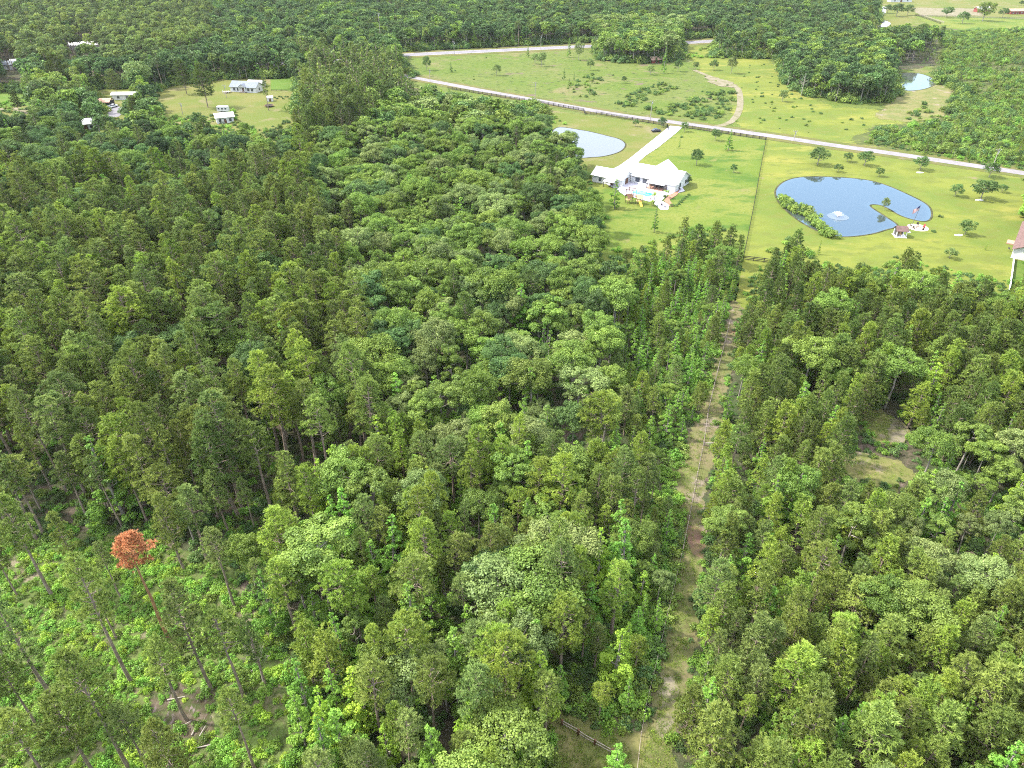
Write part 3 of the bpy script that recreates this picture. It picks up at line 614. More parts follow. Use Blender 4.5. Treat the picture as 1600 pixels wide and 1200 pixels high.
# garage building to the left
gl, gr = U(932, 285), U(964, 291); d = gr-gl; yaw2 = math.atan2(d.y, d.x); L2 = d.length+1
ctr = (gl+gr)/2+Vector((-sin(yaw2), cos(yaw2), 0))*4.5
g2 = wall_house('garage', 'white garage building with long white roof between farmhouse and forest edge', 'garage', ctr, yaw2, L2+3, 9, 3, 5.0, M['white_roof'], M['white_wall'],
    windows=[('f', 0, .9, 1, 1.2), ('f', -3, .9, 1, 1.2)], doors=[('f', 2.2, .05, 1, 2.1), ('r', 0, .05, 2.6, 2.3)])
b = B(); b.prism([(0, -8.2, 2.3), (4.5, -8.2, 2.3), (4.5, -4.9, 2.65), (0, -4.9, 2.65)], .1); b.build('awning', M['white_roof'], g2)
for k in (0.2, 4.3): B().box(k-.1, k+.1, -8.1, -7.9, 0, 2.18).build('awning_post', M['trim'], g2)
# breezeway arbor between them
c = U(974, 283); r = empty('arbor', c, yaw); tag(r, 'open dark metal arbor between garage and white farmhouse', 'arbor')
for x in (-1.2, 1.2): B().box(x-.08, x+.08, -.08, .08, .1, 3.2).build('post', M['trim'], r)
B().box(-1.4, 1.4, -.1, .1, 3.203, 3.35).build('beam', M['trim'], r)
# pool
pc = pxs([(991, 296), (1019, 303), (1018, 310), (990, 303)])
c = sum((p for p in pc), Vector())/4; py = math.atan2((pc[1]-pc[0]).y, (pc[1]-pc[0]).x); PL = (pc[1]-pc[0]).length
r = empty('swimming_pool', (c.x, c.y, .17), py); tag(r, 'turquoise rectangular swimming pool on the white patio', 'swimming pool')
b = B()
for x0, x1, y0, y1 in ((-PL/2-.4, PL/2+.4, -2.6, -2.2), (-PL/2-.4, PL/2+.4, 2.2, 2.6), (-PL/2-.4, -PL/2, -2.2, 2.2), (PL/2, PL/2+.4, -2.2, 2.2)): b.box(x0, x1, y0, y1, .01, .12)
b.build('coping', M['white_paint'], r)
B().box(-PL/2, PL/2, -2.2, 2.2, .0, .06).build('water', M['pool_water'], r)
b = B(); b.box(-PL/2+.3, -PL/2+2, 1.2, 2.1, .065, .09); b.build('steps', mat('pool_step', (.35, .75, .75)), r)
# pergola at the pool's left end, swing frame
def pergola(px, py_, lab, L=3.0, Wd=2.6):
    c = U(px, py_); r = empty('pergola', c, yaw); tag(r, lab, 'pergola')
    for x in (-L/2, L/2):
        for y in (-Wd/2, Wd/2): B().box(x-.09, x+.09, y-.09, y+.09, 0, 2.5).build('post', M['brown_wood'], r)
    b = B()
    for y in (-Wd/2, Wd/2): b.box(-L/2-.3, L/2+.3, y-.06, y+.06, 2.503, 2.68)
    b.build('beam', M['brown_wood'], r)
    for i in range(6): x = -L/2+i*L/5; B().box(x-.05, x+.05, -Wd/2-.3, Wd/2+.3, 2.683, 2.8).build('rafter', M['brown_wood'], r)
pergola(986, 306, 'dark wood pergola at the left end of the turquoise pool')
def playset(px, py_, lab, yawp, slide):
    c = U(px, py_); r = empty('playset', c, yawp); tag(r, lab, 'playset')
    for x in (-.9, .9):
        for y in (-.9, .9): B().box(x-.08, x+.08, y-.08, y+.08, 0, 2.6).build('post', M['brown_wood'], r)
    B().box(-1, 1, -1, 1, 1.3, 1.42).build('platform', M['tan_wood'], r)
    B().gable(-1, 1, -1, 1, 2.65, 3.5, th=.08, ov=.25).build('roof', M['tan_wood' if slide else 'brown_wood'], r)
    if slide:
        b = B(); b.prism([(-.35, -1.02, 1.5), (-.35, -3.4, .25), (.35, -3.4, .25), (.35, -1.02, 1.5)], .1)
        for x in (-.42, .36): b.prism([(x, -1.02, 1.7), (x, -3.4, .45), (x+.06, -3.4, .45), (x+.06, -1.02, 1.7)], .3)
        b.build('slide', mat('yellow_slide', (.75, .5, .08)), r)
    b = B(); b.bar((1, 0, 2.45), (4.2, 0, 2.45), .07); b.bar((4.2, 0, 2.45), (4.6, -1.1, 0), .07); b.bar((4.2, 0, 2.45), (4.6, 1.1, 0), .07); b.build('swing_frame', M['brown_wood'], r)
    for x in (2, 3.2):
        b = B(); b.box(x-.25, x+.25, -.1, .1, .5, .54); b.bar((x-.22, 0, .54), (x-.22, 0, 2.4), .015, 3); b.bar((x+.22, 0, .54), (x+.22, 0, 2.4), .015, 3); b.build('swing', M['trim'], r)
playset(982, 317, 'grey brown playset without slide below the pool, by the gum tree', .4, False)
playset(998, 319, 'wooden playset with yellow slide on the lawn below the pool', .15, True)
# patio furniture
def chair(px, py_, lab, rz, m, group=None):
    c = U(px, py_, .17); r = empty('patio_chair', c, rz); tag(r, lab, 'chair', group)
    B().box(-.3, .3, -.3, .3, .35, .45).build('seat', m, r); B().box(-.3, .3, .24, .32, .453, .95).build('backrest', m, r)
    for x in (-.26, .26):
        for y in (-.26, .26): B().box(x-.03, x+.03, y-.03, y+.03, 0, .348).build('leg', M['trim'], r)
for i, (x, y, lb) in enumerate([(1034, 322, 'dark chair on the round patio end, nearest the small conical tree'), (1039, 324, 'dark chair in the middle of the round patio end'), (1062, 297, 'dark chair beside the front right corner of the white farmhouse')]): chair(x, y, lb, i*1.3, M['trim'])
c = U(1060, 296, .17); r = empty('grill', c, 1); tag(r, 'round black grill at the right front corner of the farmhouse', 'grill')
b = B(); b.bar((0, 0, .7), (0, 0, 1.0), .4, 12, .55); b.build('bowl', M['trim'], r); b = B(); b.bar((0, 0, 1.003), (0, 0, 1.3), .55, 12, .2); b.build('lid', M['black_paint'], r)
for k in range(3): B().bar((cos(k*2.1)*.4, sin(k*2.1)*.4, 0), (cos(k*2.1)*.2, sin(k*2.1)*.2, .7), .03).build('leg', M['steel'], r)
# palms by the pool
M['palm_leaf'] = LEAF['hard_olive']
def palm(px, py_, H, lab):
    c = U(px, py_); r = empty('palm_tree', c); tag(r, lab, 'palm'); b = B(); b.bar((0, 0, 0), (.1, 0, H*.65), .14, 7, .1); b.build('trunk', M['bark'], r)
    A = Acc(); rng = np.random.default_rng(int(px)); n = 22
    for i in range(n):
        az = i*2.4; el = rng.uniform(-.1, 1.1); t = np.linspace(0, 1, 6); L = 1.7
        line = np.c_[np.cos(az)*t*L*cos(el*.6), np.sin(az)*t*L*cos(el*.6), H*.65+np.sin(el)*t*L-.9*t*t]
        wd = .28*(1-t)**.5*np.minimum(1, t*5+.15); s = np.array([-sin(az), cos(az), 0])
        V = np.concatenate([line+s*wd[:, None], line-s*wd[:, None]+[0, 0, .04]]); A.add(V, [(k, k+1, 7+k, 6+k) for k in range(5)], 0, rng.uniform(.2, .8))
    link('fronds', A.mesh('fronds', [M['palm_leaf']]), r)
palm(1022, 313, 3.6, 'small palm at the right end of the turquoise pool')
palm(1041, 310, 3.8, 'small palm in the mulch bed in front of the farmhouse corner')
palm(1020, 322, 2.4, 'lowest small palm beside the round end of the patio')
# house on the right edge
wa, wb = U(1578, 403), U(1594, 360); wd_ = (wb-wa).normalized(); wy = math.atan2(wd_.y, wd_.x); hl = (wb-wa).length; c0 = wa + wd_*hl/2 + Vector((wd_.y, -wd_.x, 0))*8.6
rr = wall_house('brown_roof_house', 'white house with brown shingle roof cut off by the right edge', 'house', (c0.x, c0.y, 0), wy, hl, 17, 3.1, 7.6, M['brown_roof'], M['white_wall'],
    windows=[('b', -3, .9, 1.4, 1.3), ('b', 3, .9, 1.4, 1.3), ('l', -3, 1, 1.2, 1.3)], doors=[('b', 0, .1, 1, 2.1)], hip=0, ov=.5)
B().box(-hl/2-2.1, -hl/2-.003, -7, 2, 0, .45).build('deck', M['tan_wood'], rr)
B().box(-2, 1.5, 8.503, 11, 0, .4).build('porch', M['terracotta'], rr)
c = wa + wd_*6 - Vector((wd_.y, -wd_.x, 0))*1.0; r = empty('porch_chair', (c.x, c.y, .4)); tag(r, 'dark chair on the little porch of the right edge house', 'chair')
B().box(-.3, .3, -.3, .3, .3, .4).build('seat', M['trim'], r); B().box(-.32, -.24, -.3, .3, .403, .9).build('backrest', M['trim'], r)
# pavilion, fire ring, flagpole, by the pond
c = U(1405, 369); r = empty('pavilion', c, radians(-8)); tag(r, 'small white pavilion with brown shingle roof on the pond bank', 'pavilion')
for x in (-1.5, 1.5):
    for y in (-1.4, 1.4): B().box(x-.12, x+.12, y-.12, y+.12, 0, 2.4).build('post', M['white_paint'], r)
B().gable(-1.6, 1.6, -1.5, 1.5, 2.55, 3.6, th=.1, ov=.35).build('roof', M['brown_roof'], r)
B().box(-1.9, 1.9, -1.9, 1.9, .08, .2).build('floor_slab', M['white_paint'], r)
B().box(-1.35, 1.35, 1.33, 1.38, .2, 2.3).build('back_panel', M['trim'], r); B().box(-1.38, -1.33, -1.2, 1.3, .2, 2.3).build('side_panel', M['trim'], r)
c2 = c+Vector((0, .2, .2)); r = empty('swing_bench', c2); tag(r, 'tan bench inside the small white pavilion', 'bench')
B().box(-.7, .7, -.25, .25, .4, .5).build('seat', M['tan_wood'], r); B().box(-.7, .7, .2, .28, .503, 1).build('backrest', M['tan_wood'], r)
for x in (-.6, .6): B().box(x-.05, x+.05, -.2, .2, 0, .398).build('leg', M['tan_wood'], r)
c = U(1434, 356); r = empty('fire_ring_patio', (c.x, c.y, .06)); tag(r, 'round pale gravel patio with fire ring beside the flagpole', 'patio')
k = 32; B().prism([(cos(i*2*pi/k)*3.4, sin(i*2*pi/k)*3.4, .08) for i in range(k)], .1).build('gravel_disc', mat('pale_gravel', (.7, .6, .48), col2=(.6, .5, .4), scale=3), r)
b = B()
for i in range(14): a = i*2*pi/14; b.box(cos(a)*.8-.16, cos(a)*.8+.16, sin(a)*.8-.16, sin(a)*.8+.16, .085, .35)
b.build('stone_ring', M['grey_wood'], r)
for i, a in enumerate((.2, 1.2, 2.4, 3.6, 5.0)):
    cc = Vector((c.x+cos(a)*2.2, c.y+sin(a)*2.2, .14)); q = empty('fire_pit_chair', cc, a-pi/2)
    tag(q, ['red chair on the right of the round gravel patio', 'dark chair on the far side of the round gravel patio', 'dark chair on the far left side of the round gravel patio', 'dark chair on the near left side of the round gravel patio', 'dark chair on the near side of the round gravel patio'][i], 'chair')
    m = M['pink'] if i == 0 else M['trim']
    B().box(-.35, .35, -.3, .3, .3, .4).build('seat', m, q); B().box(-.35, .35, .25, .33, .403, 1.0).build('backrest', m, q)
    for x in (-.3, .3): B().box(x-.04, x+.04, -.28, .28, 0, .298).build('leg', m, q)
c = U(1420, 363); r = empty('flagpole', c); tag(r, 'flagpole with striped flag between the pavilion and the fire ring', 'flagpole')
Hp = 9.5
B().bar((0, 0, .16), (1.1, 0, Hp), .1, 8, .06).build('pole', mat('dark_pole', (.12, .12, .12)), r); B().box(-.5, .5, -.5, .5, 0, .15).build('base', M['white_paint'], r)
fl_ = []
A = Acc(); nx, ny = 14, 13; V = []
for j in range(ny+1):
    for i in range(nx+1):
        u = i/nx; v = j/ny; V.append((1.05-u*1.9, .18*sin(u*9)*u, Hp-.2-u*1.5-(1-v)*1.5+.05*sin(u*7)))
Fr = [[], [], []]
for j in range(ny):
    for i in range(nx):
        a = j*(nx+1)+i; mi = 2 if (i < 6 and j > 5) else (0 if j % 2 == 0 else 1); Fr[mi].append((a, a+1, a+nx+2, a+nx+1))
me = bpy.data.meshes.new('flag'); me.from_pydata(V, [], Fr[0]+Fr[1]+Fr[2]); [me.materials.append(m) for m in (M['flag_red'], M['canvas'], M['flag_blue'])]
for i, p in enumerate(me.polygons): p.material_index = 0 if i < len(Fr[0]) else (1 if i < len(Fr[0])+len(Fr[1]) else 2)
link('flag', me, r)

# homestead on the left
c = U(384, 144); wall_house('grey_roof_house', 'pale house with grey shingle roof on the left homestead lawn', 'house', (c.x, c.y+3, 0), radians(-14), 17, 8, 3.2, 5.6, M['grey_roof'], M['white_wall'],
    windows=[('f', -6, 1, 1.2, 1.3), ('f', -3.5, 1, 1.2, 1.3), ('f', 3.5, 1, 1.2, 1.3), ('f', 6, 1, 1.2, 1.3), ('r', 0, 1, 1.2, 1.3)], doors=[('f', 0, .5, 1, 2.1)])
r = [o for o in S.objects if o.name == 'grey_roof_house'][0]
b = B(); b.box(-2, 2, -5.5, -4.003, .1, .6); b.build('porch', M['grey_wood'], r)
b = B()
for sg in (-1, 1):
    p = [(0, -5.6, 4.9), (0, -1, 4.9), (sg*2.4, -1, 3.2), (sg*2.4, -5.6, 3.2)]; b.prism(p if sg < 0 else p[::-1], .12)
b.build('porch_roof', M['grey_roof'], r); b = B(); b.poly([(-2.1, -5.3, 3.1), (2.1, -5.3, 3.1), (0, -5.3, 4.7)]); b.build('porch_gable', M['white_wall'], r)
for x in (-2, 2): B().box(x-.1, x+.1, -5.4, -5.2, .603, 3.1).build('porch_post', M['white_paint'], r)
c = U(372, 144); r = empty('wooden_deck', (c.x-6, c.y-2, 0), radians(-14)); tag(r, 'grey deck with steps at the left end of the grey roof house', 'deck')
B().box(-2.2, 2.2, -1.5, 1.5, .7, .82).build('deck_boards', M['grey_wood'], r)
for x in (-2, 2):
    for y in (-1.3, 1.3): B().box(x-.08, x+.08, y-.08, y+.08, 0, 1.7).build('post', M['white_paint'], r)
for k in range(3): B().box(-1+k*.0, 1, -1.9-k*.35, -1.55-k*.35, .45-k*.2, .55-k*.2).build('step', M['grey_wood'], r)
c = U(400, 136); wall_house('round_pool_house', 'white curved roof building behind the grey roof house', 'outbuilding', (c.x, c.y+2, 0), radians(-10), 9, 7, 2.4, 3.6, M['white_roof'], M['white_wall'], windows=[('r', 0, 1, 1, 1)])
c = U(350, 192); wall_house('white_shed', 'white shed with white roof at the forest edge below the lawn', 'shed', (c.x, c.y+2, 0), radians(24), 8.5, 6.5, 3.2, 4.6, M['white_roof'], M['white_wall'],
    windows=[('f', 2.5, 1, 1, 1.2), ('f', -2.5, 1, 1, 1.2), ('r', 0, 1, 1, 1.2)], doors=[('f', 0, .05, 1, 2)])
c = U(348, 176); r = empty('travel_trailer', (c.x, c.y+1.5, 0), radians(-3)); tag(r, 'white travel trailer with dark windows standing behind the white shed', 'trailer')
B().box(-3, 3, -1.2, 1.2, .6, 3).build('body', M['white_wall'], r); b = B(); b.prism([(-2.8, -1, 3.1), (2.8, -1, 3.1), (2.8, 1, 3.1), (-2.8, 1, 3.1)], .097); b.build('roof', M['white_roof'], r)
for x in (-1.9, 0, 1.9): B().box(x-.5, x+.5, -1.26, -1.203, 1.6, 2.3).build('window', M['glass'], r)
for x in (-.5, .5):
    for s in (-1, 1): B().bar((x, s*1.0, .35), (x, s*1.24, .35), .35, 14).build('wheel', M['rubber'], r)
c = U(420, 158); r = wall_house('little_white_shed', 'tiny white shed behind the lone thin pine on the homestead lawn', 'shed', (c.x+1, c.y, 0), .2, 3.2, 2.6, 2.0, 2.8, M['white_roof'], M['white_wall'], doors=[('f', 0, .05, .9, 1.7)], ov=.2)
c = U(419, 168); r = empty('mulch_ring', (c.x, c.y+2, .05)); tag(r, 'dark trampoline on legs behind the lone thin pine', 'trampoline')
r.name = 'trampoline'
b = B(); b.prism([(cos(i*pi/12)*2.2, sin(i*pi/12)*2.2, .8) for i in range(24)], .05); b.build('mat', M['rubber'], r)
b = B()
for i in range(24): a = i*pi/12; e = (i+1)*pi/12; b.prism([(cos(a)*2.21, sin(a)*2.21, .85), (cos(a)*2.6, sin(a)*2.6, .85), (cos(e)*2.6, sin(e)*2.6, .85), (cos(e)*2.21, sin(e)*2.21, .85)], .08)
b.build('rim', M['brown_wood'], r)
for i in range(6): a = i*pi/3; B().bar((cos(a)*2.4, sin(a)*2.4, 0), (cos(a)*2.4, sin(a)*2.4, .76), .04).build('leg', M['steel'], r)
# carport with vehicles
c = U(158, 168); r = empty('carport', (c.x, c.y+3, 0), radians(6)); tag(r, 'open carport with rusty pink metal roof and dark trucks under it', 'carport')
B().gable(-5, 5, -4, 4, 3.0, 4.3, th=.1, ov=.3).build('roof', M['rust_roof'], r)
for x in (-4.8, 0, 4.8):
    for y in (-3.8, 3.8): B().box(x-.1, x+.1, y-.1, y+.1, 0, 2.9).build('post', M['grey_wood'], r)
B().box(-4.7, 4.7, 3.9, 3.97, 0, 2.6).build('back_wall', M['grey_wood'], r)
def car(px, py_, rz, body_m, lab, pickup=False, off=(0, 0)):
    c = U(px, py_); r = empty('parked_pickup' if pickup else 'parked_car', (c.x+off[0], c.y+off[1], 0), rz); tag(r, lab, 'pickup truck' if pickup else 'car')
    prof = [(-2.3, .45), (-2.35, .8), (-2.2, 1.0), (2.1, 1.0), (2.3, .85), (2.35, .5)] if not pickup else [(-2.7, .5), (-2.7, 1.1), (2.6, 1.1), (2.7, .9), (2.7, .55)]
    def ext(pf, y0, y1):
        b = B(); k = len(pf); V = [(x, y0, z) for x, z in pf]+[(x, y1, z) for x, z in pf]; b.V = V
        b.F = [tuple(range(k)), tuple(range(2*k-1, k-1, -1))]+[(i, k+i, k+(i+1) % k, (i+1) % k) for i in range(k)]; return b
    ext(prof, -.92, .92).build('body', body_m, r)
    cab = [(-1.7, 1.003), (-1.2, 1.5), (.5, 1.55), (1.2, 1.003)] if not pickup else [(-.9, 1.103), (-.7, 1.75), (.9, 1.75), (1.5, 1.103)]
    g = ext(cab, -.8, .8).build('cabin', M['glass'], r)
    x0, x1, z = (-1.1, .4, 1.56) if not pickup else (-.65, .85, 1.76); B().box(x0, x1, -.76, .76, z, z+.05).build('roof', body_m, r)
    for x in (-1.45, 1.45):
        for s in (-1, 1): B().bar((x, s*.72, .34), (x, s*.95, .34), .34, 16).build('wheel', M['rubber'], r)
    for s in (-1, 1): xx = prof[-1][0]; B().box(xx-.05, xx+.02, s*.65-.18, s*.65+.18, .7, .82).build('headlight', M['white_paint'], r)
car(1025, 206, radians(20), M['black_paint'], 'black car parked on the grass near the driveway entrance')
car(163, 167, radians(80), M['black_paint'], 'black car under the rusty roofed carport')
car(177, 168, radians(70), M['white_paint'], 'white pickup parked at the right side of the carport', True)
car(172, 169, radians(100), mat('grey_car_paint', (.2, .22, .25), rough=.3), 'grey car parked at the mouth of the carport')
c = U(200, 156); r = wall_house('mobile_home', 'long white mobile home partly hidden by trees behind the carport', 'house', (c.x, c.y+2, 0), radians(3), 17, 5, 3, 3.9, M['white_roof'], M['white_wall'], windows=[('f', -5, 1, 1.2, 1), ('f', 0, 1, 1.2, 1), ('f', 5, 1, 1.2, 1)], doors=[('f', 2.5, .3, 1, 2)])
c = U(228, 146); r = empty('camper_van', (c.x, c.y, 0), .5); tag(r, 'white camper under the tree right of the mobile home', 'camper')
B().box(-3.2, 3, -1.15, 1.15, .5, 2.9).build('body', M['white_wall'], r); B().box(3.003, 3.9, -1.0, 1.0, .5, 1.9).build('cab', M['white_paint'], r); B().box(-1.5, .5, -1.2, -1.153, 1.5, 2.2).build('window', M['glass'], r)
for x in (-2, 2.4):
    for s in (-1, 1): B().bar((x, s*.95, .4), (x, s*1.2, .4), .4, 14).build('wheel', M['rubber'], r)
for i, (px, py_, L, Wd, yw, rm, nm, lb) in enumerate([
    (128, 76, 34, 12, .12, 'white_roof', 'long_shed', 'long white roofed shed among the far pine woods'),
    (8, 108, 14, 9, .0, 'grey_roof', 'grey_house', 'grey roofed house at the left edge among trees'),
    (30, 105, 10, 7, .2, 'white_roof', 'white_outbuilding', 'white roofed outbuilding right of the grey roofed house at the left edge'),
    (133, 203, 9, 5, .35, 'white_roof', 'low_shed', 'low pale shed roof at the forest edge below the carport'),
    (62, 99, 7, 4, .0, 'rust_roof', 'rusty_shed', 'small rusty red shed at the foot of the far pines'),
    (70, 458, 7, 5, .2, 'white_roof', 'hidden_cabin', 'small white roof deep among the left pines'),
    (130, 449, 5, 4, .1, 'white_roof', 'hidden_shed', 'smaller white roof right of another in the left pines'),
    (1406, 3, 26, 10, .0, 'white_roof', 'stable', 'long white stable at the top edge beyond the far field'),
    (1535, 19, 14, 8, .1, 'white_roof', 'red_barn', 'red barn with pale roof left of the bright far tree'),
    (1587, 22, 16, 8, .1, 'rust_roof', 'horse_barn', 'red open sided barn at the right end of the far field')]):
    c = U(px, py_); rw = M['red_wall'] if 'barn' in nm or nm == 'rusty_shed' else M['white_wall']
    hh = 3.2 if py_ < 440 else 9.0
    wall_house(nm, lb, 'barn' if 'barn' in nm or nm == 'stable' else 'building', (c.x, c.y+2, 0), yw, L, Wd, 3.2, 5.0, M[rm], rw, windows=[('f', -L*.3, 1, 1.2, 1.1), ('f', L*.3, 1, 1.2, 1.1)], doors=[('f', 0, .05, 2, 2.3)])
c = U(1024, 98); wall_house('tin_shack', 'old shack with rusty red tin roof beside the tree clump in the field', 'shack', (c.x, c.y+1, 0), .3, 8, 5, 2.4, 4, M['rust_roof'], M['red_wall'], doors=[('f', 0, .05, 1.2, 1.9)])

# ------------------------------------------------------------------ fences and poles
post_cache = {}
def fence(name, label, px, h, m, spacing=3.0, rails=3, rail_h=.14, rail_t=.045, post_w=.075, cat='fence', group=None, wire=False, post_m=None):
    L = pxs(px); o = L[0].copy(); r = empty(name, o); tag(r, label, cat, group)
    key = (round(h, 2), post_w, (post_m or m).name)
    if key not in post_cache:
        b = B(); b.box(-post_w, post_w, -post_w, post_w, 0, h); b.prism([(-post_w*.7, -post_w*.7, h+.05), (post_w*.7, -post_w*.7, h+.05), (post_w*.7, post_w*.7, h+.05), (-post_w*.7, post_w*.7, h+.05)], .047)
        me = bpy.data.meshes.new('post'); me.from_pydata(b.V, [], b.F); me.materials.append(post_m or m); post_cache[key] = me
    for i in range(rails):
        z = h*(i+.75)/(rails+.1); b = B()
        for a, c in zip(L, L[1:]):
            if wire: b.bar(a-o+Vector((0, 0, z)), c-o+Vector((0, 0, z)), rail_t, 4)
            else:
                d = (c-a).normalized(); q = Vector((-d.y, d.x, 0))*rail_t; A0 = a-o-q; A1 = a-o+q; C0 = c-o-q; C1 = c-o+q; zz = Vector((0, 0, z+rail_h/2))
                b.prism([A0+zz, C0+zz, C1+zz, A1+zz], rail_h)
        b.build('wire' if wire else 'rail', m, r)
    tot = 0; n = 0; carry = 0
    for a, c in zip(L, L[1:]):
        seg = (c-a).length; d = (c-a)/seg; t = carry
        while t < seg and n < 98:
            q = link('post', post_cache[key], r); q.location = a+d*t-o; q.rotation_euler = (0, 0, math.atan2(d.y, d.x)); t += spacing; n += 1
        carry = t-seg
    return r
bf = dict(h=1.5, m=M['black_wood'], spacing=3.1, rails=3, rail_h=.2, rail_t=.05, post_w=.11)
fence('board_fence', 'black board fence along the lane above the small white pond', [(700, 139), (800, 155), (850, 163), (912, 174), (914, 179)], **{**bf, 'spacing': 3.4})
fence('board_fence', 'black board fence along the lane between small pond and driveway', [(914, 179), (935, 179), (1030, 195), (1043, 199), (1044, 204)], **bf)
fence('board_fence', 'black board fence along the lane right of the driveway', [(1072, 200), (1145, 211), (1197, 219)], **bf)
fence('pasture_fence', 'long dark wire fence dividing the house lawn from the pond lawn', [(1197, 219), (1188, 265), (1180, 310), (1171, 357), (1161, 405)], 1.4, M['black_wood'], spacing=2.6, rails=4, rail_t=.035, post_w=.09, wire=True)
fence('board_fence', 'short black board fence closing the foot of the pond lawn', [(1161, 406), (1200, 411), (1235, 417)], **bf)
fence('trail_fence', 'old wire fence with pale posts running along the forest trail', [(1140, 505), (1133, 535), (1119, 590), (1106, 645), (1099, 695), (1088, 750), (1077, 810), (1066, 865)], 1.2, M['grey_wood'], spacing=2.5, rails=3, rail_t=.025, post_w=.09, wire=True)
fence('trail_fence', 'thin wire fence beside the trail near the bottom edge', [(1064, 872), (1053, 920), (1042, 965), (1025, 1040), (1008, 1110), (1000, 1160), (994, 1215)], 1.1, M['grey_wood'], spacing=3.0, rails=3, rail_t=.018, post_w=.05, wire=True)
fence('rail_fence', 'brown post and rail fence in the bottom grassy clearing', [(878, 1133), (901, 1146), (913, 1155), (937, 1168), (965, 1184)], 1.2, M['grey_wood'], spacing=2.45, rails=2, rail_h=.12, post_w=.13, post_m=M['brown_wood'])
fence('farm_gate', 'grey wooden gate lying across the trail beside the fence', [(1100, 697), (1117, 697)], 1.0, M['grey_wood'], spacing=2.0, rails=3, rail_h=.12, post_w=.08, cat='gate')
fence('white_fence', 'white panel fence running from the right edge house to the trees', [(1583, 406), (1580, 430), (1576, 455)], 1.5, M['white_paint'], spacing=2.2, rails=5, rail_h=.2, post_w=.08)
fence('homestead_fence', 'dark low fence edging the bright back lawn of the homestead', [(424, 142), (445, 142), (464, 140)], 1.1, M['black_wood'], spacing=3, rails=2)
fence('paddock_fence', 'dark board fence slanting down through the far field', [(1430, 24), (1445, 29), (1460, 34), (1470, 38)], 1.7, M['black_wood'], spacing=4, rails=3, rail_h=.25)
fence('paddock_fence', 'pale board fence slanting beside the dark far field fence', [(1440, 25), (1455, 30), (1475, 36)], 1.5, M['grey_wood'], spacing=4, rails=3, rail_h=.2)
fence('paddock_fence', 'long board fence across the far field below the red barns', [(1440, 26), (1520, 28), (1600, 30), (1660, 31)], 1.6, M['grey_wood'], spacing=5, rails=3, rail_h=.2)
def pole(px, py_, ty, lab, lamp=False):
    H = max(5, tree_h(px, py_, ty)); c = U(px, py_); r = empty('utility_pole', c); tag(r, lab, 'utility pole')
    B().bar((0, 0, 0), (0, 0, H), .17, 8, .11).build('pole', M['bleached'], r)
    B().box(-1.1, 1.1, -.07, .07, H-.75, H-.6).build('crossarm', M['grey_wood'], r)
    b = B()
    for x in (-.95, .95, .35): b.bar((x, 0, H-.597), (x, 0, H-.35), .05, 6)
    b.build('insulator', M['white_paint'], r)
    B().bar((.32, 0, H-2.1), (.32, 0, H-1.2), .22, 10).build('transformer', M['steel'], r)
for q in [(563, 97, 69, 'pale pole at the left end of the highway'), (710, 87, 64, 'pole beside the highway left of the field shrubs'), (597, 86, 20, 'tallest pale bare pole rising above the far forest edge'), (845, 78, 55, 'pole beside the highway behind two round field trees'),
          (672, 128, 108, 'pole where the lane meets the dark pine plantation'), (836, 154, 128, 'pole beside the lane at the field edge above the forest'), (1016, 188, 156, 'pole beside the lane left of the driveway mouth'),
          (1240, 220, 203, 'thin pole beside the lane right of the long wire fence'), (1552, 258, 232, 'pole beside the lane at the far right of the pond lawn'), (354, 153, 132, 'thin pole on the homestead lawn left of the grey roof house'),
          (286, 180, 160, 'thin pole on the homestead lawn beside the worn path'), (696, 942, 893, 'broken pale snag trunk standing in a forest gap')][:11]: pole(*q)
# snag
c = U(697, 950); r = empty('dead_snag', c); tag(r, 'broken pale dead trunk standing in the dark gap of the lower forest', 'dead tree'); Hs = tree_h(697, 950, 892)
B().bar((0, 0, 0), (0, 0, Hs), .26, 7, .14).build('trunk', M['bleached'], r)

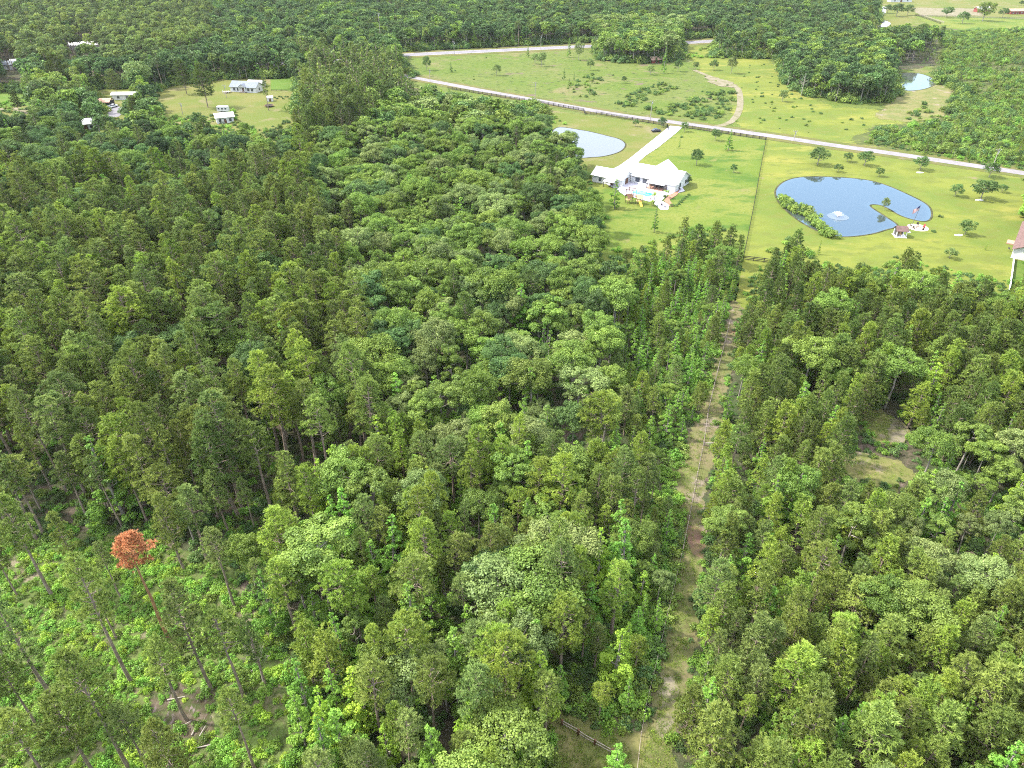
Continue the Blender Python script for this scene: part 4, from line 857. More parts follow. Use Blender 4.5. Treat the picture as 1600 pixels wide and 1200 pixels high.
# ------------------------------------------------------------------ forest layout
OPEN = {   # what the photograph shows open, in its own pixels
 'field': [(618, 81), (700, 77), (800, 72), (930, 66), (936, 95), (1000, 100), (1064, 96), (1064, 62), (1122, 58), (1110, 90), (1215, 92), (1225, 130), (1260, 150), (1320, 162), (1395, 160), (1405, 142), (1396, 134), (1398, 117), (1412, 113), (1440, 115), (1462, 125), (1460, 136), (1480, 132), (1500, 150), (1485, 178), (1440, 200), (1360, 212), (1350, 224), (1430, 240), (1510, 254), (1600, 268), (1600, 440),
           (1560, 438), (1540, 432), (1480, 415), (1400, 400), (1380, 415), (1310, 418), (1285, 400), (1240, 372), (1215, 375), (1190, 405), (1170, 425), (1150, 392), (1130, 358), (1100, 352), (1040, 372), (1000, 385), (962, 392), (948, 378), (945, 330), (928, 290), (908, 240), (905, 205), (868, 185), (840, 162), (790, 150), (700, 136), (655, 124)],
 'home': [(232, 150), (262, 136), (345, 124), (462, 122), (466, 150), (452, 185), (410, 205), (385, 195), (365, 175), (300, 185), (262, 182)],
 'house': [(325, 168), (365, 168), (368, 195), (330, 200)],
 'yard': [(142, 140), (212, 138), (212, 158), (190, 178), (178, 184), (155, 168)],
 'green': [(-40, 145), (48, 146), (46, 166), (-40, 172)],
 'farfield': [(1368, -40), (1900, -40), (1900, 44), (1500, 42), (1470, 36), (1440, 32), (1384, 38), (1374, 28)],
 'trail': trail_L[:-1] + [(998, 1240), (1062, 1240)] + trail_R[:-1][::-1],
 'c1': [(1325, 715), (1400, 724), (1425, 742), (1385, 758), (1335, 750)],
 'c2': [(1345, 640), (1395, 650), (1418, 676), (1405, 695), (1380, 690), (1350, 662)],
 'corner': [(868, 1120), (900, 1128), (955, 1150), (985, 1170), (985, 1195), (930, 1210), (905, 1240), (880, 1240), (872, 1170)],
 'shed1': [(105, 66), (150, 66), (150, 78), (105, 78)], 'shed2': [(0, 96), (30, 96), (30, 108), (0, 108)], 'shed3': [(120, 193), (148, 193), (148, 204), (120, 204)],
 'hiway': [(508, 92), (545, 89), (545, 100), (512, 102)],
}
OPEN_BASE = [[(-400, 845), (60, 850), (250, 850), (330, 890), (400, 950), (470, 1060), (490, 1400), (-900, 1400)],
             [(1395, 100), (1465, 100), (1465, 142), (1395, 142)], [(860, 195), (980, 195), (980, 250), (860, 250)]]
ZONES = [  # name, polygon (crown centre), species weights (pine, young, hard, gum), height range, spacing, colours, phrase
 ('island', [(1215, 50), (1330, 58), (1400, 90), (1405, 165), (1215, 165)], (0, 0, 1, .05), (12, 17), 6.0, {'hardwood_tree': (0, 1, 4, 4, 3)}, 'in the rounded wood beside the dark pond'),
 ('fieldclump', [(925, 30), (1075, 30), (1075, 100), (925, 100)], (0, 0, 1, .15), (15, 20), 6.5, {'hardwood_tree': (0, 1, 2, 3)}, 'in the clump between highway and field'),
 ('scrub', [(1345, 120), (1405, 165), (1440, 60), (1500, 40), (1900, 30), (1900, 290), (1345, 235)], (.0, .75, .25, .3), (3, 6.5), 6.5, {'young_pine_tree': (0, 0, 1, 2), 'hardwood_tree': (0, 3)}, 'in the scrub above the lane'),
 ('farpine', [(-900, -80), (300, -80), (330, 60), (240, 95), (-900, 100)], (1, 0, .08, 0), (17, 21), 5.4, {'pine_tree': (0, 3, 4, 4, 2), 'hardwood_tree': (4,)}, 'in the far pine woods'),
 ('homeline', [(-900, 60), (480, 80), (480, 120), (-900, 130)], (.15, 0, .8, .3), (14, 19), 6.0, {'hardwood_tree': (1, 4, 4), 'pine_tree': (3, 4)}, 'in the tree line behind the homestead'),
 ('planted', [(462, 70), (530, 80), (640, 90), (668, 128), (650, 150), (590, 165), (555, 200), (465, 215), (440, 185), (452, 120)], (.25, 1, .03, 0), (17, 21), 4.4, {'pine_tree': (3, 4, 4, 0), 'young_pine_tree': (2, 2, 2, 0)}, 'in the dark plantation by the lane'),
 ('far', [(-900, -120), (2400, -120), (2400, 40), (1240, 130), (1200, 100), (640, 100), (300, 100)], (.22, .05, 1, .12), (13, 19), 6.6, {'hardwood_tree': (0, 1, 1, 4, 4, 4), 'pine_tree': (3, 4)}, 'in the far forest beyond the highway'),
 ('edge', [(-900, 120), (470, 150), (470, 290), (300, 280), (-900, 320)], (.35, .0, .8, .3), (14, 19), 5.6, {'hardwood_tree': (0, 1, 4), 'pine_tree': (3, 4, 2)}, 'in the belt below the homestead'),
 ('strip', [(940, 330), (1175, 330), (1165, 410), (1140, 500), (1100, 600), (1040, 680), (940, 700), (960, 560), (975, 470)], (.0, .5, .12, 1), (8, 11.5), 3.5, {'sweetgum_tree': (0, 0, 1), 'young_pine_tree': (0, 1, 3)}, 'among young trees left of the trail'),
 ('oaks', [(500, 180), (640, 130), (905, 170), (950, 330), (985, 400), (975, 520), (940, 660), (740, 690), (600, 640), (560, 470), (490, 320)], (.08, 0, 1, .13), (13, 17), 5.3, {'hardwood_tree': (0, 0, 1, 2, 3), 'sweetgum_tree': (0, 0, 1), 'pine_tree': (2, 3)}, 'in the central hardwood stand'),
 ('leftpine', [(-900, 250), (480, 240), (560, 330), (570, 480), (620, 640), (420, 740), (-900, 760)], (1, 0, .12, .05), (18, 23), 4.9, {'pine_tree': (0, 0, 3, 2, 1), 'hardwood_tree': (1, 0)}, 'in the dense left pine stand'),
 ('rightwood', [(1385, 690), (1500, 660), (1900, 640), (1900, 900), (1480, 880), (1400, 820)], (.1, .15, 1, .3), (9, 13), 4.2, {'hardwood_tree': (2, 2, 0, 3), 'sweetgum_tree': (2, 1)}, 'in the pale wood at the right edge'),
 ('righttop', [(1130, 330), (1900, 330), (1900, 700), (1400, 680), (1130, 700)], (.06, 1, .06, .1), (11, 15), 3.9, {'young_pine_tree': (0, 2, 2, 1), 'pine_tree': (0, 3, 3), 'sweetgum_tree': (1, 0)}, 'in the young pines right of the trail'),
 ('rightlow', [(1060, 690), (1900, 650), (1900, 1500), (1060, 1500)], (.1, 1, .1, .22), (10, 14), 3.8, {'young_pine_tree': (0, 0, 1, 3), 'pine_tree': (0, 1), 'hardwood_tree': (3, 0), 'sweetgum_tree': (0, 1)}, 'in the lower right pine thicket'),
 ('leftlow', [(-900, 700), (420, 720), (440, 900), (-900, 900)], (1, 0, .25, .1), (15, 20), 5.6, {'pine_tree': (0, 2, 2), 'hardwood_tree': (3, 0)}, 'in the thinning pines above the open ground'),
 ('low', [(300, 600), (1080, 600), (1080, 1500), (300, 1500)], (.75, .3, .36, .6), (12, 18), 3.9, {'pine_tree': (0, 1, 1, 2), 'hardwood_tree': (0, 2, 3, 3), 'sweetgum_tree': (0, 1, 1, 2), 'young_pine_tree': (1, 0)}, 'in the mixed forest left of the trail'),
]
KN = ['pine_tree', 'young_pine_tree', 'hardwood_tree', 'sweetgum_tree']
rng = np.random.default_rng(2024)
pts = []
def cells(y0, y1, s):
    ys = np.arange(y0, y1, s*.9); out = []
    for j, y in enumerate(ys):
        f = y*CP+CAM_H*SP; hx = .76*f+30; xs = np.arange(-hx, hx, s)+(j % 2)*s/2
        out.append(np.c_[xs, np.full(len(xs), y)])
    a = np.concatenate(out); return a + rng.uniform(-.36, .36, a.shape)*s
cand = np.concatenate([np.c_[c_, np.full(len(c_), s)] for c_, s in ((cells(14, 430, 3.5), 3.5), (cells(430, 700, 5.4), 5.4), (cells(700, 1300, 7.6), 7.6))])
X, Y, SPC = cand[:, 0], cand[:, 1], cand[:, 2]; N = len(X)
bx, by = P(X, Y, 0*X); kx, ky = P(X, Y, 0*X+11)       # approximate crown centre
zone = np.full(N, -1)
for zi, z in enumerate(ZONES):
    m_ = (zone < 0) & inpoly(kx, ky, z[1]); zone[m_] = zi
zone[zone < 0] = [z[0] for z in ZONES].index('low')
keep = np.ones(N, bool)
for pl in OPEN_BASE: keep &= ~inpoly(bx, by, pl)
kind = np.zeros(N, int); Ht = np.zeros(N); colr = np.zeros(N, int); var = rng.integers(0, 42, N); u1 = rng.random(N)
big = np.sin(X*.031+1.3)*np.cos(Y*.027+.4)+np.sin(X*.013-Y*.017)        # stands of a kind cluster
for zi, z in enumerate(ZONES):
    m_ = np.where(zone == zi)[0]
    if not len(m_): continue
    wts = np.array(z[2], float); wts = wts/wts.sum(); kind[m_] = rng.choice(4, len(m_), p=wts)
    Ht[m_] = rng.uniform(z[3][0], z[3][1], len(m_)) + rng.normal(size=len(m_))*.6
    thin = (SPC[m_]/z[4])**2; keep[m_] &= rng.random(len(m_)) < thin
    for k_ in range(4):
        q = m_[kind[m_] == k_]; cs = z[5].get(KN[k_], (0,)); colr[q] = np.array(cs)[rng.integers(0, len(cs), len(q))]
KH = np.array([KINDS[k]['H'] for k in KN]); KR = np.array([KINDS[k]['R'] for k in KN])
Ht = np.where((kind == 2) & (Ht > 16), 16+.3*(Ht-16), Ht); Ht = np.where(kind == 3, Ht*.86, Ht); Ht = np.where((kind == 1) & (Ht > 14) & (zone != 5), 13.5, Ht)
wide = rng.uniform(.76, 1.25, N); Ht = Ht*np.where(rng.random(N) < .25, rng.uniform(.6, .85, N), rng.uniform(.92, 1.12, N))
wide = np.where((zone == [z[0] for z in ZONES].index('low')) | (zone == [z[0] for z in ZONES].index('rightlow')), wide*1.06, wide)
near_trail = inpoly(bx, by, [(1000, 560), (1180, 400), (1200, 560), (1150, 760), (1150, 1000), (1130, 1200), (940, 1200), (1000, 900), (1000, 760)])
Ht = np.where(near_trail, Ht*rng.uniform(.65, 1.0, N), Ht)
close = inpoly(bx, by, [(1070, 690), (1085, 700), (1050, 760), (1070, 860), (1045, 960), (1020, 1060), (990, 1210), (930, 1260), (900, 1100), (975, 1000), (985, 900), (1005, 800), (1010, 720)])
Ht = np.where(close, np.minimum(Ht*.85, 7.5), Ht)
R_ = KR[kind]*Ht/KH[kind]*wide
mn = rng.random(N) < .5
for nm, pl in OPEN.items():
    zs_ = (0, .35, .7, 1.0); small = nm in ('trail', 'c1', 'c2', 'corner')
    for fz in (zs_ if not small else (0, .3, .55, .8, .95)):
        for dx in ((-.65, 0, .65) if not small else (-.7, 0, .7) if nm == 'trail' else (-.35, 0, .35)):
            if fz == 0 and dx: continue
            a, b_ = P(X+dx*R_*(.5 if fz == 1 else 1), Y, Ht*fz); keep &= ~inpoly(a, b_, pl)
X, Y, Ht, kind, colr, var, wide, zone = [a[keep] for a in (X, Y, Ht, kind, colr, var, wide, zone)]
N = len(X)
# ---- hand-placed trees: (foot px, foot py, top py, kind, colour index, width factor, label)
HAND = []
fg = [(83, 933, 775), (28, 932, 840), (66, 800, 712), (288, 890, 772), (206, 1067, 842), (182, 998, 915), (85, 1095, 930), (203, 1203, 1018), (150, 1215, 1090), (368, 950, 828), (331, 1077, 906), (292, 1125, 1000),
      (381, 1090, 955), (416, 1071, 962), (235, 1208, 1105), (55, 1130, 1030), (400, 1205, 1080), (357, 830, 735), (190, 935, 848), (15, 1040, 900), (130, 905, 800), (-20, 1150, 985), (20, 1260, 1110), (95, 1250, 1120), (300, 1260, 1130)]
for i, q in enumerate(fg): HAND.append((*q, 'pine_tree', [0, 2, 2, 0][i % 4], [1.0, .85, 1.1][i % 3]*.95, 'tall pine on a long bare trunk over the open ground'))
F_ = [(825, 90, 68), (836, 100, 82), (846, 104, 78), (889, 90, 59), (904, 94, 64), (922, 110, 89), (881, 125, 106), (889, 137, 122), (921, 148, 131), (975, 130, 118), (1016, 117, 100), (1037, 115, 72), (1059, 112, 90), (1087, 109, 96), (1115, 110, 91), (1142, 115, 85), (667, 110, 86), (705, 113, 96), (776, 118, 98), (1222, 159, 139)]
for q in F_: HAND.append((*q, 'sweetgum_tree' if q[0] % 4 == 1 else 'lawn_tree', 0 if q[0] % 2 else 1, .68 if q[1]-q[2] > 20 else .9, 'slim field tree standing alone in the rough grass' if q[0] % 4 == 1 else 'grey-green field tree standing alone in the rough grass'))
L_ = [(993, 198, 185), (1034, 199, 181), (1069, 206, 190), (1117, 220, 199), (1088, 258, 231), (1146, 270, 256), (1075, 288, 274), (1277, 258, 228), (1324, 253, 238), (1309, 269, 255), (1350, 259, 234), (1373, 276, 262), (1437, 266, 242), (1545, 277, 252), (1492, 307, 287), (1532, 312, 277), (1565, 301, 287), (1507, 367, 343), (1483, 404, 386), (1381, 329, 307)]
for q in L_: HAND.append((*q, 'lawn_tree', 1 if q[0] in (1483, 1381) else 0, .65 if q[0] == 1381 else 1.15 if q[1] > 235 and q[0] > 1200 else .9, 'round ornamental lawn tree'))
HAND += [(1138, 235, 202, 'sweetgum_tree', 0, 1.1, 'pyramid shaped lawn tree right of the driveway'), (960, 326, 279, 'sweetgum_tree', 0, 1.15, 'conical tree between garage and playset'), (1022, 363, 320, 'sweetgum_tree', 0, .75, 'narrow conical tree alone on the lawn below the pool'),
         (1061, 232, 214, 'sweetgum_tree', 1, .5, 'spindly sapling on the lawn right of the driveway'), (1278, 398, 374, 'sweetgum_tree', 2, .6, 'thin pale sapling left of the pond foot'), (1539, 391, 376, 'sweetgum_tree', 2, .6, 'little sapling near the right edge house'),
         (897, 126, 112, 'sweetgum_tree', 0, .8, 'small dark conical tree in the rough field')]
T_ = [(1386, 21, 5), (1400, 26, 3), (1418, 24, 6), (1478, 28, 8), (1503, 37, 16), (1535, 33, 1), (1566, 28, 10), (1595, 9, 0), (1358, 33, 8)]
for q in T_: HAND.append((*q, 'lawn_tree', 3 if q[0] == 1535 else 0, 1.1, 'dark round tree in the far farm field'))
for q in [(1062, 405, 342), (1085, 412, 352), (1112, 408, 347), (1135, 412, 353), (1150, 420, 368), (1040, 410, 370), (1018, 415, 376), (1000, 412, 384), (975, 420, 392), (1235, 425, 360), (1205, 430, 388), (1400, 455, 390), (1415, 460, 398), (1330, 460, 412)]: HAND.append((*q, 'young_pine_tree', 2 if q[0] % 2 else 0, 1.05, 'bushy pine against the lawn'))
HL = [(103, 153, 84), (137, 147, 103), (184, 150, 108), (292, 147, 92), (325, 168, 98), (355, 123, 85), (31, 176, 142)]
for q in HL: HAND.append((*q, 'spreading_pine_tree', 0 if q[0] != 184 else 2, .95, 'broad old pine standing in the homestead yard'))
HAND += [(318, 228, 172, 'hardwood_tree', 1, .8, 'dark tree hiding the white shed corner'), (388, 226, 190, 'hardwood_tree', 0, .8, 'tree at the foot of the homestead lawn'), (420, 173, 108, 'pine_tree', 3, .75, 'lone thin pine'), (222, 150, 88, 'lawn_tree', 1, .8, 'big grey-green tree'), (380, 122, 103, 'sweetgum_tree', 0, 1, 'bright young tree'), (215, 187, 150, 'spreading_pine_tree', 0, 1.3, 'broad low pine'), (144, 192, 155, 'lawn_tree', 1, .9, 'broad tree'), (70, 190, 150, 'lawn_tree', 1, .9, 'broad tree')]
# accents inside the forest: bright and pale individuals one can pick out
ACC = [(70, 190, None)]
for (cx_, cy_, knd, ci, H_, wd_, lb) in [
    (470, 255, 'sweetgum_tree', 2, 17, 1.2, 'lime green tree glowing between the pines and the hardwoods'), (500, 745, 'sweetgum_tree', 2, 15, 1.0, 'lime green conical tree in the mixed forest'), (1460, 590, 'sweetgum_tree', 2, 13, 1.5, 'lime green tree among the dark young pines'),
    (1255, 620, 'sweetgum_tree', 0, 13, 1.5, 'fresh green tall gum above the small clearing'), (970, 1010, 'sweetgum_tree', 2, 13, 1.1, 'lime green conical gum beside the trail'), (965, 1180, 'sweetgum_tree', 1, 9, 1.3, 'bright leafy gum in the bottom clearing'), (620, 610, 'sweetgum_tree', 1, 15, 1.2, 'bright green tree at the foot of the hardwoods'),
    (905, 590, 'hardwood_tree', 2, 14, 1.35, 'large pale grey-green oak near the young trees'), (740, 600, 'hardwood_tree', 3, 14, 1.5, 'large olive domed oak in the centre'), (770, 900, 'hardwood_tree', 1, 14, 1.1, 'dull dark tree in the lower forest'), (790, 1150, 'hardwood_tree', 3, 13, 1.5, 'large yellow-green oak at the bottom edge'),
    (635, 1000, 'pine_tree', 1, 17, 1.35, 'bright yellow-green pine crown in the lower middle'), (660, 850, 'pine_tree', 1, 18, 1.2, 'yellow-green pine with its trunk showing'), (745, 1010, 'pine_tree', 2, 16, 1.2, 'blue-green pine crown in the lower middle'), (955, 905, 'sweetgum_tree', 1, 11, 1, 'bright gum near the trail bend'),
    (985, 330+130, 'sweetgum_tree', 1, 9, 1, 'bright conical gum at the lawn edge'), (1545, 900, 'hardwood_tree', 2, 12, 1.3, 'pale blue-green tree near the right edge'), (1110, 1080, 'sweetgum_tree', 1, 10, 1.2, 'bright gum right of the sandy trail'), (680, 610, 'sweetgum_tree', 0, 13, 1.1, 'fresh green tree below the hardwoods'),
    (1190, 550, 'sweetgum_tree', 0, 11, 1.1, 'deep green gum right of the fence'), (640, 450, 'hardwood_tree', 0, 15, 1.5, 'wide fresh green tree at the left of the hardwoods'), (400, 330, 'pine_tree', 0, 21, 1.1, 'olive pine in a small dark gap'), (120, 560, 'pine_tree', 2, 21, 1.2, 'grey-green pine over dark trunks')]:
    H0 = H_*.72; g = U(cx_, cy_, H0); HAND.append((g.x, g.y, H_, knd, ci, wd_, lb, 'world'))
names_used = {}
hx, hy, hR = [], [], []
hand_final = []
for q in HAND:
    if len(q) == 8: x, y, H_ = q[0], q[1], q[2]
    else: g = U(q[0], q[1]); x, y = g.x, g.y; H_ = min(25, max(2.0, tree_h(q[0], q[1], q[2])))
    hand_final.append([x, y, H_, *q[3:7]]); hx.append(x); hy.append(y); hR.append(1.9)
orange = U(264, 998); hx.append(orange.x); hy.append(orange.y); hR.append(3)
hx, hy = np.array(hx), np.array(hy)
dmin = np.min(np.hypot(X[:, None]-hx[None], Y[:, None]-hy[None]), axis=1)
keep = dmin > 2.6
X, Y, Ht, kind, colr, var, wide, zone = [a[keep] for a in (X, Y, Ht, kind, colr, var, wide, zone)]; N = len(X)
COLW = {'pine_olive': 'olive', 'pine_yellow': 'yellow-green', 'pine_blue': 'grey-green', 'pine_dark': 'dark green', 'hard_mid': 'mid green', 'hard_dark': 'dark green', 'hard_grey': 'pale grey-green', 'hard_olive': 'olive', 'hard_deep': 'deep green', 'pine_deep': 'deep green', 'gum_mid': 'fresh green', 'gum_bright': 'bright green', 'gum_lime': 'lime green'}
KW = {'pine_tree': 'tall pine', 'young_pine_tree': 'young pine', 'hardwood_tree': 'round crowned tree', 'sweetgum_tree': 'conical leafy tree', 'bush': 'bush'}
CATW = {'pine_tree': 'pine tree', 'young_pine_tree': 'young pine', 'hardwood_tree': 'broadleaf tree', 'sweetgum_tree': 'sweetgum tree', 'bush': 'bush', 'lawn_tree': 'broadleaf tree', 'spreading_pine_tree': 'pine tree'}
def where(x, y, z):
    a, b_ = P(x, y, z); return '%d%% across and %d%% down the photo' % (min(99, max(0, round(float(a)/16))), min(99, max(0, round(float(b_)/12))))
GRP = {'pine_tree': 'tall pines of the forest', 'young_pine_tree': 'young pines', 'hardwood_tree': 'broadleaf trees', 'sweetgum_tree': 'conical gum trees', 'bush': 'bushes', 'lawn_tree': 'round open ground trees', 'spreading_pine_tree': 'old pines around the homestead'}
used = set(); count = {k: 0 for k in KINDS}
for i, (x, y, H_, kd, ci, wd_, lb) in enumerate(hand_final):
    lab = lb
    if sum(1 for q in hand_final if q[6] == lb) > 1 or lb in ('lone thin pine', 'big grey-green tree', 'bright young tree', 'broad low pine'): lab = lb.replace(' standing alone in the rough grass', '').replace(' on a long bare trunk over the open ground', ' on open ground') + ', ' + where(x, y, H_*.7)
    while lab in used: lab = 'smaller ' + lab
    used.add(lab); count[kd] += 1
    place_tree(kd, i % len(KINDS[kd]['trunk']), ci, x, y, H_, (i*1.7) % 6.28, lab, GRP[kd], CATW[kd], wd_)
# the dead rust-coloured pine
T, C = pine(777, 21, 2.8, .75, 28, det=1.2)
r = empty('dead_pine_tree', (orange.x, orange.y, 0), 0, tree_h(264, 998, 838)/21); tag(r, 'dead pine with rust orange needles rising from the open ground', 'pine tree')
link('trunk', T.mesh('trunk', [M['red_bark']]), r); link('crown', C.mesh('crown', [LEAF['rust']]), r)
# bare grey trees
for (px, py_, H_, lb) in [(795, 440, 15, 'bare silvery treetop among the central hardwoods'), (655, 235, 14, 'grey leafless crown near the dark plantation'), (1258, 120, 13, 'grey leafless tree in the rounded wood beside the dark pond'), (395, 1010, 10, 'bare grey tree in the thinning pines'), (905, 830, 13, 'bare grey branches in the mixed forest left of the trail'), (1410, 960, 10, 'bare grey tree in the lower right thicket')]:
    g = U(px, py_, H_*.8); T, C = bare(int(px), H_, H_*.32); r = empty('bare_tree', (g.x, g.y, 0)); tag(r, lb, 'bare tree', 'leafless trees')
    link('trunk', T.mesh('trunk', [M['bleached']]), r); link('branches', C.mesh('branches', [M['bleached']]), r)

# ---- bushes
BX, BY, BS, BC = [], [], [], []
def bush_poly(poly, n, s0, s1, cols, seed):
    g = np.random.default_rng(seed); xs = [p[0] for p in poly]; ys = [p[1] for p in poly]; k_ = 0; tries = 0
    while k_ < n and tries < n*40:
        tries += 1; px = g.uniform(min(xs), max(xs)); py_ = g.uniform(min(ys), max(ys))
        if not inpoly(np.array([px]), np.array([py_]), poly)[0]: continue
        p = U(px, py_); BX.append(p.x); BY.append(p.y); BS.append(g.uniform(s0, s1)); BC.append(cols[int(g.integers(0, len(cols)))]); k_ += 1
bush_poly([(1080, 150), (1110, 138), (1150, 145), (1150, 165), (1125, 185), (1090, 188), (1010, 175), (1010, 165), (1070, 165)], 130, .9, 2.3, (0, 1, 1), 1)
bush_poly([(960, 160), (1000, 140), (1030, 128), (1062, 140), (1050, 150), (1020, 150), (1000, 165), (975, 170)], 70, .8, 2.1, (0, 1, 1), 2)
bush_poly([(885, 140), (900, 122), (925, 115), (942, 125), (930, 150), (900, 155)], 40, .7, 1.9, (0, 1), 3)
bush_poly([(1345, 215), (1370, 200), (1420, 205), (1500, 190), (1600, 180), (1600, 255), (1500, 243), (1420, 232), (1350, 224)], 150, 1.0, 2.3, (0, 0, 1, 1), 4)
bush_poly([(1400, 190), (1440, 165), (1480, 150), (1560, 110), (1600, 120), (1600, 190), (1460, 200)], 110, .8, 2.2, (0, 0, 1), 5)
bush_poly([(680, 88), (900, 84), (1060, 98), (1200, 100), (1215, 150), (1330, 175), (1330, 215), (1180, 200), (1000, 150), (700, 125)], 40, .4, 1.0, (0, 1), 6)
bush_poly([(1065, 78), (1120, 72), (1180, 85), (1210, 92), (1120, 92), (1068, 92)], 60, 1.2, 2.4, (0, 2, 0), 7)
bush_poly([(1160, 100), (1215, 100), (1225, 135), (1300, 168), (1340, 185), (1320, 208), (1200, 195), (1165, 170)], 40, .5, 1.3, (0, 1), 8)
for i in range(32): t = i/31; p = U(1222+t*77, 312+t*55+4*sin(t*9)+3*sin(i*2.1)); BX.append(p.x); BY.append(p.y); BS.append(2.6+.5*sin(i*2.3)-.6*t); BC.append(0 if i % 3 else 1)
for i in range(7): t = i/6; p = U(1057+t*19, 322-t*17); BX.append(p.x); BY.append(p.y); BS.append(.8); BC.append(1)
for px, py_ in ((1458, 363), (1469, 339), (1347, 186), (1349, 196), (1237, 148), (1136, 134), (958, 118), (1063, 292), (1059, 288), (1038, 308), (1050, 322), (1065, 213+2)): p = U(px, py_); BX.append(p.x); BY.append(p.y); BS.append(1.0); BC.append(1)
for i in range(9): p = U(430+i*3.2, 153+2*sin(i*2)); BX.append(p.x); BY.append(p.y); BS.append(.9); BC.append(1)
BX, BY, BS, BC = map(np.array, (BX, BY, BS, BC))

# ---- split: the trees that show largest become things, the rest one mass per kind
def mass(name, kinds_pts, label):
    """kinds_pts: list of (object list index, x, y, sx, s, rz). One object of kind stuff."""
    return None
def gn_mass(name, templates, xyz, idx, scl, rot, kind='stuff'):
    n = len(xyz)
    if not n: return
    coll = bpy.data.collections.new(name+'_kit')
    for i, t in enumerate(templates): t.name = '%s_kit_%03d' % (name, i); coll.objects.link(t)
    me = bpy.data.meshes.new(name); me.vertices.add(n); me.vertices.foreach_set('co', np.asarray(xyz, float).ravel())
    a = me.attributes.new('pick', 'INT', 'POINT'); a.data.foreach_set('value', np.asarray(idx, np.int32))
    a = me.attributes.new('size', 'FLOAT_VECTOR', 'POINT'); a.data.foreach_set('vector', np.asarray(scl, float).ravel())
    a = me.attributes.new('turn', 'FLOAT_VECTOR', 'POINT'); a.data.foreach_set('vector', np.asarray(rot, float).ravel())
    o = link(name, me); o['kind'] = kind
    ng = bpy.data.node_groups.new(name+'_scatter', 'GeometryNodeTree')
    ng.interface.new_socket('Geometry', in_out='INPUT', socket_type='NodeSocketGeometry'); ng.interface.new_socket('Geometry', in_out='OUTPUT', socket_type='NodeSocketGeometry')
    gi = ng.nodes.new('NodeGroupInput'); go = ng.nodes.new('NodeGroupOutput')
    ci = ng.nodes.new('GeometryNodeCollectionInfo'); ci.inputs['Collection'].default_value = coll; ci.inputs['Separate Children'].default_value = True; ci.inputs['Reset Children'].default_value = True
    ip = ng.nodes.new('GeometryNodeInstanceOnPoints'); ip.inputs['Pick Instance'].default_value = True
    def na(nm, ty): q = ng.nodes.new('GeometryNodeInputNamedAttribute'); q.data_type = ty; q.inputs['Name'].default_value = nm; return q.outputs['Attribute']
    ng.links.new(gi.outputs[0], ip.inputs['Points']); ng.links.new(ci.outputs[0], ip.inputs['Instance'])
    ng.links.new(na('pick', 'INT'), ip.inputs['Instance Index']); ng.links.new(na('size', 'FLOAT_VECTOR'), ip.inputs['Scale']); ng.links.new(na('turn', 'FLOAT_VECTOR'), ip.inputs['Rotation'])
    ng.links.new(ip.outputs[0], go.inputs[0])
    md = o.modifiers.new('scatter', 'NODES'); md.node_group = ng
    return o
LIMIT = 290
stat = {}
for ki, kd in enumerate(KN):
    K = KINDS[kd]; ii = np.where(kind == ki)[0]
    cx_, cy_ = P(X[ii], Y[ii], Ht[ii]*.75); dist = np.sqrt(X[ii]**2+Y[ii]**2+(CAM_H-Ht[ii])**2)
    vis = (cx_ > 2) & (cx_ < 1598) & (cy_ > 2) & (cy_ < 1198)
    score = np.where(vis, Ht[ii]*wide[ii]/dist, -1); order = ii[np.argsort(-score)]; vis_o = vis[np.argsort(-score)]
    rest = []
    nv = len(K['trunk'])
    for j, v_ in zip(order, vis_o):
        x, y, H_ = X[j], Y[j], Ht[j]; z = ZONES[zone[j]]
        if v_ and count[kd] < LIMIT:
            lab = '%s %s %s, %s' % (COLW[K['cols'][colr[j]]], KW[kd], z[6], where(x, y, H_*.75))
            if len(lab.split()) > 16: lab = '%s %s, %s' % (COLW[K['cols'][colr[j]]], KW[kd], where(x, y, H_*.75))
            if lab in used: lab = lab.replace(KW[kd], 'smaller '+KW[kd]) if len(lab.split()) < 16 else lab
            if lab in used: rest.append(j); continue
            used.add(lab); count[kd] += 1
            place_tree(kd, int(var[j]) % nv, int(colr[j]), x, y, H_, float((x*7.1+y*3.3) % 6.28), lab, GRP[kd], CATW[kd], float(wide[j]), (float(rng.normal())*.02, float(rng.normal())*.02))
        else: rest.append(j)
    rest = np.array(rest, int); nc = len(K['cols'])
    far = Y[rest] > 330
    tmpl = [t for row in K['near'] for t in row] + [t for row in K['far'] for t in row]
    idx = np.where(far, len(K['near'])*nc + (var[rest] % len(K['far']))*nc + colr[rest], (var[rest] % nv)*nc + colr[rest])
    s = Ht[rest]/K['H']; scl = np.c_[s*wide[rest], s*wide[rest], s]
    rot = np.c_[rng.normal(size=len(rest))*.02, rng.normal(size=len(rest))*.02, rng.uniform(0, 6.28, len(rest))]
    gn_mass({'pine_tree': 'pine_forest', 'young_pine_tree': 'young_pine_thicket', 'hardwood_tree': 'hardwood_forest', 'sweetgum_tree': 'sweetgum_woods'}[kd], tmpl, np.c_[X[rest], Y[rest], 0*rest], idx, scl, rot)
    stat[kd] = (count[kd], len(rest))
print('TREES', stat, 'BUSH', len(BX))
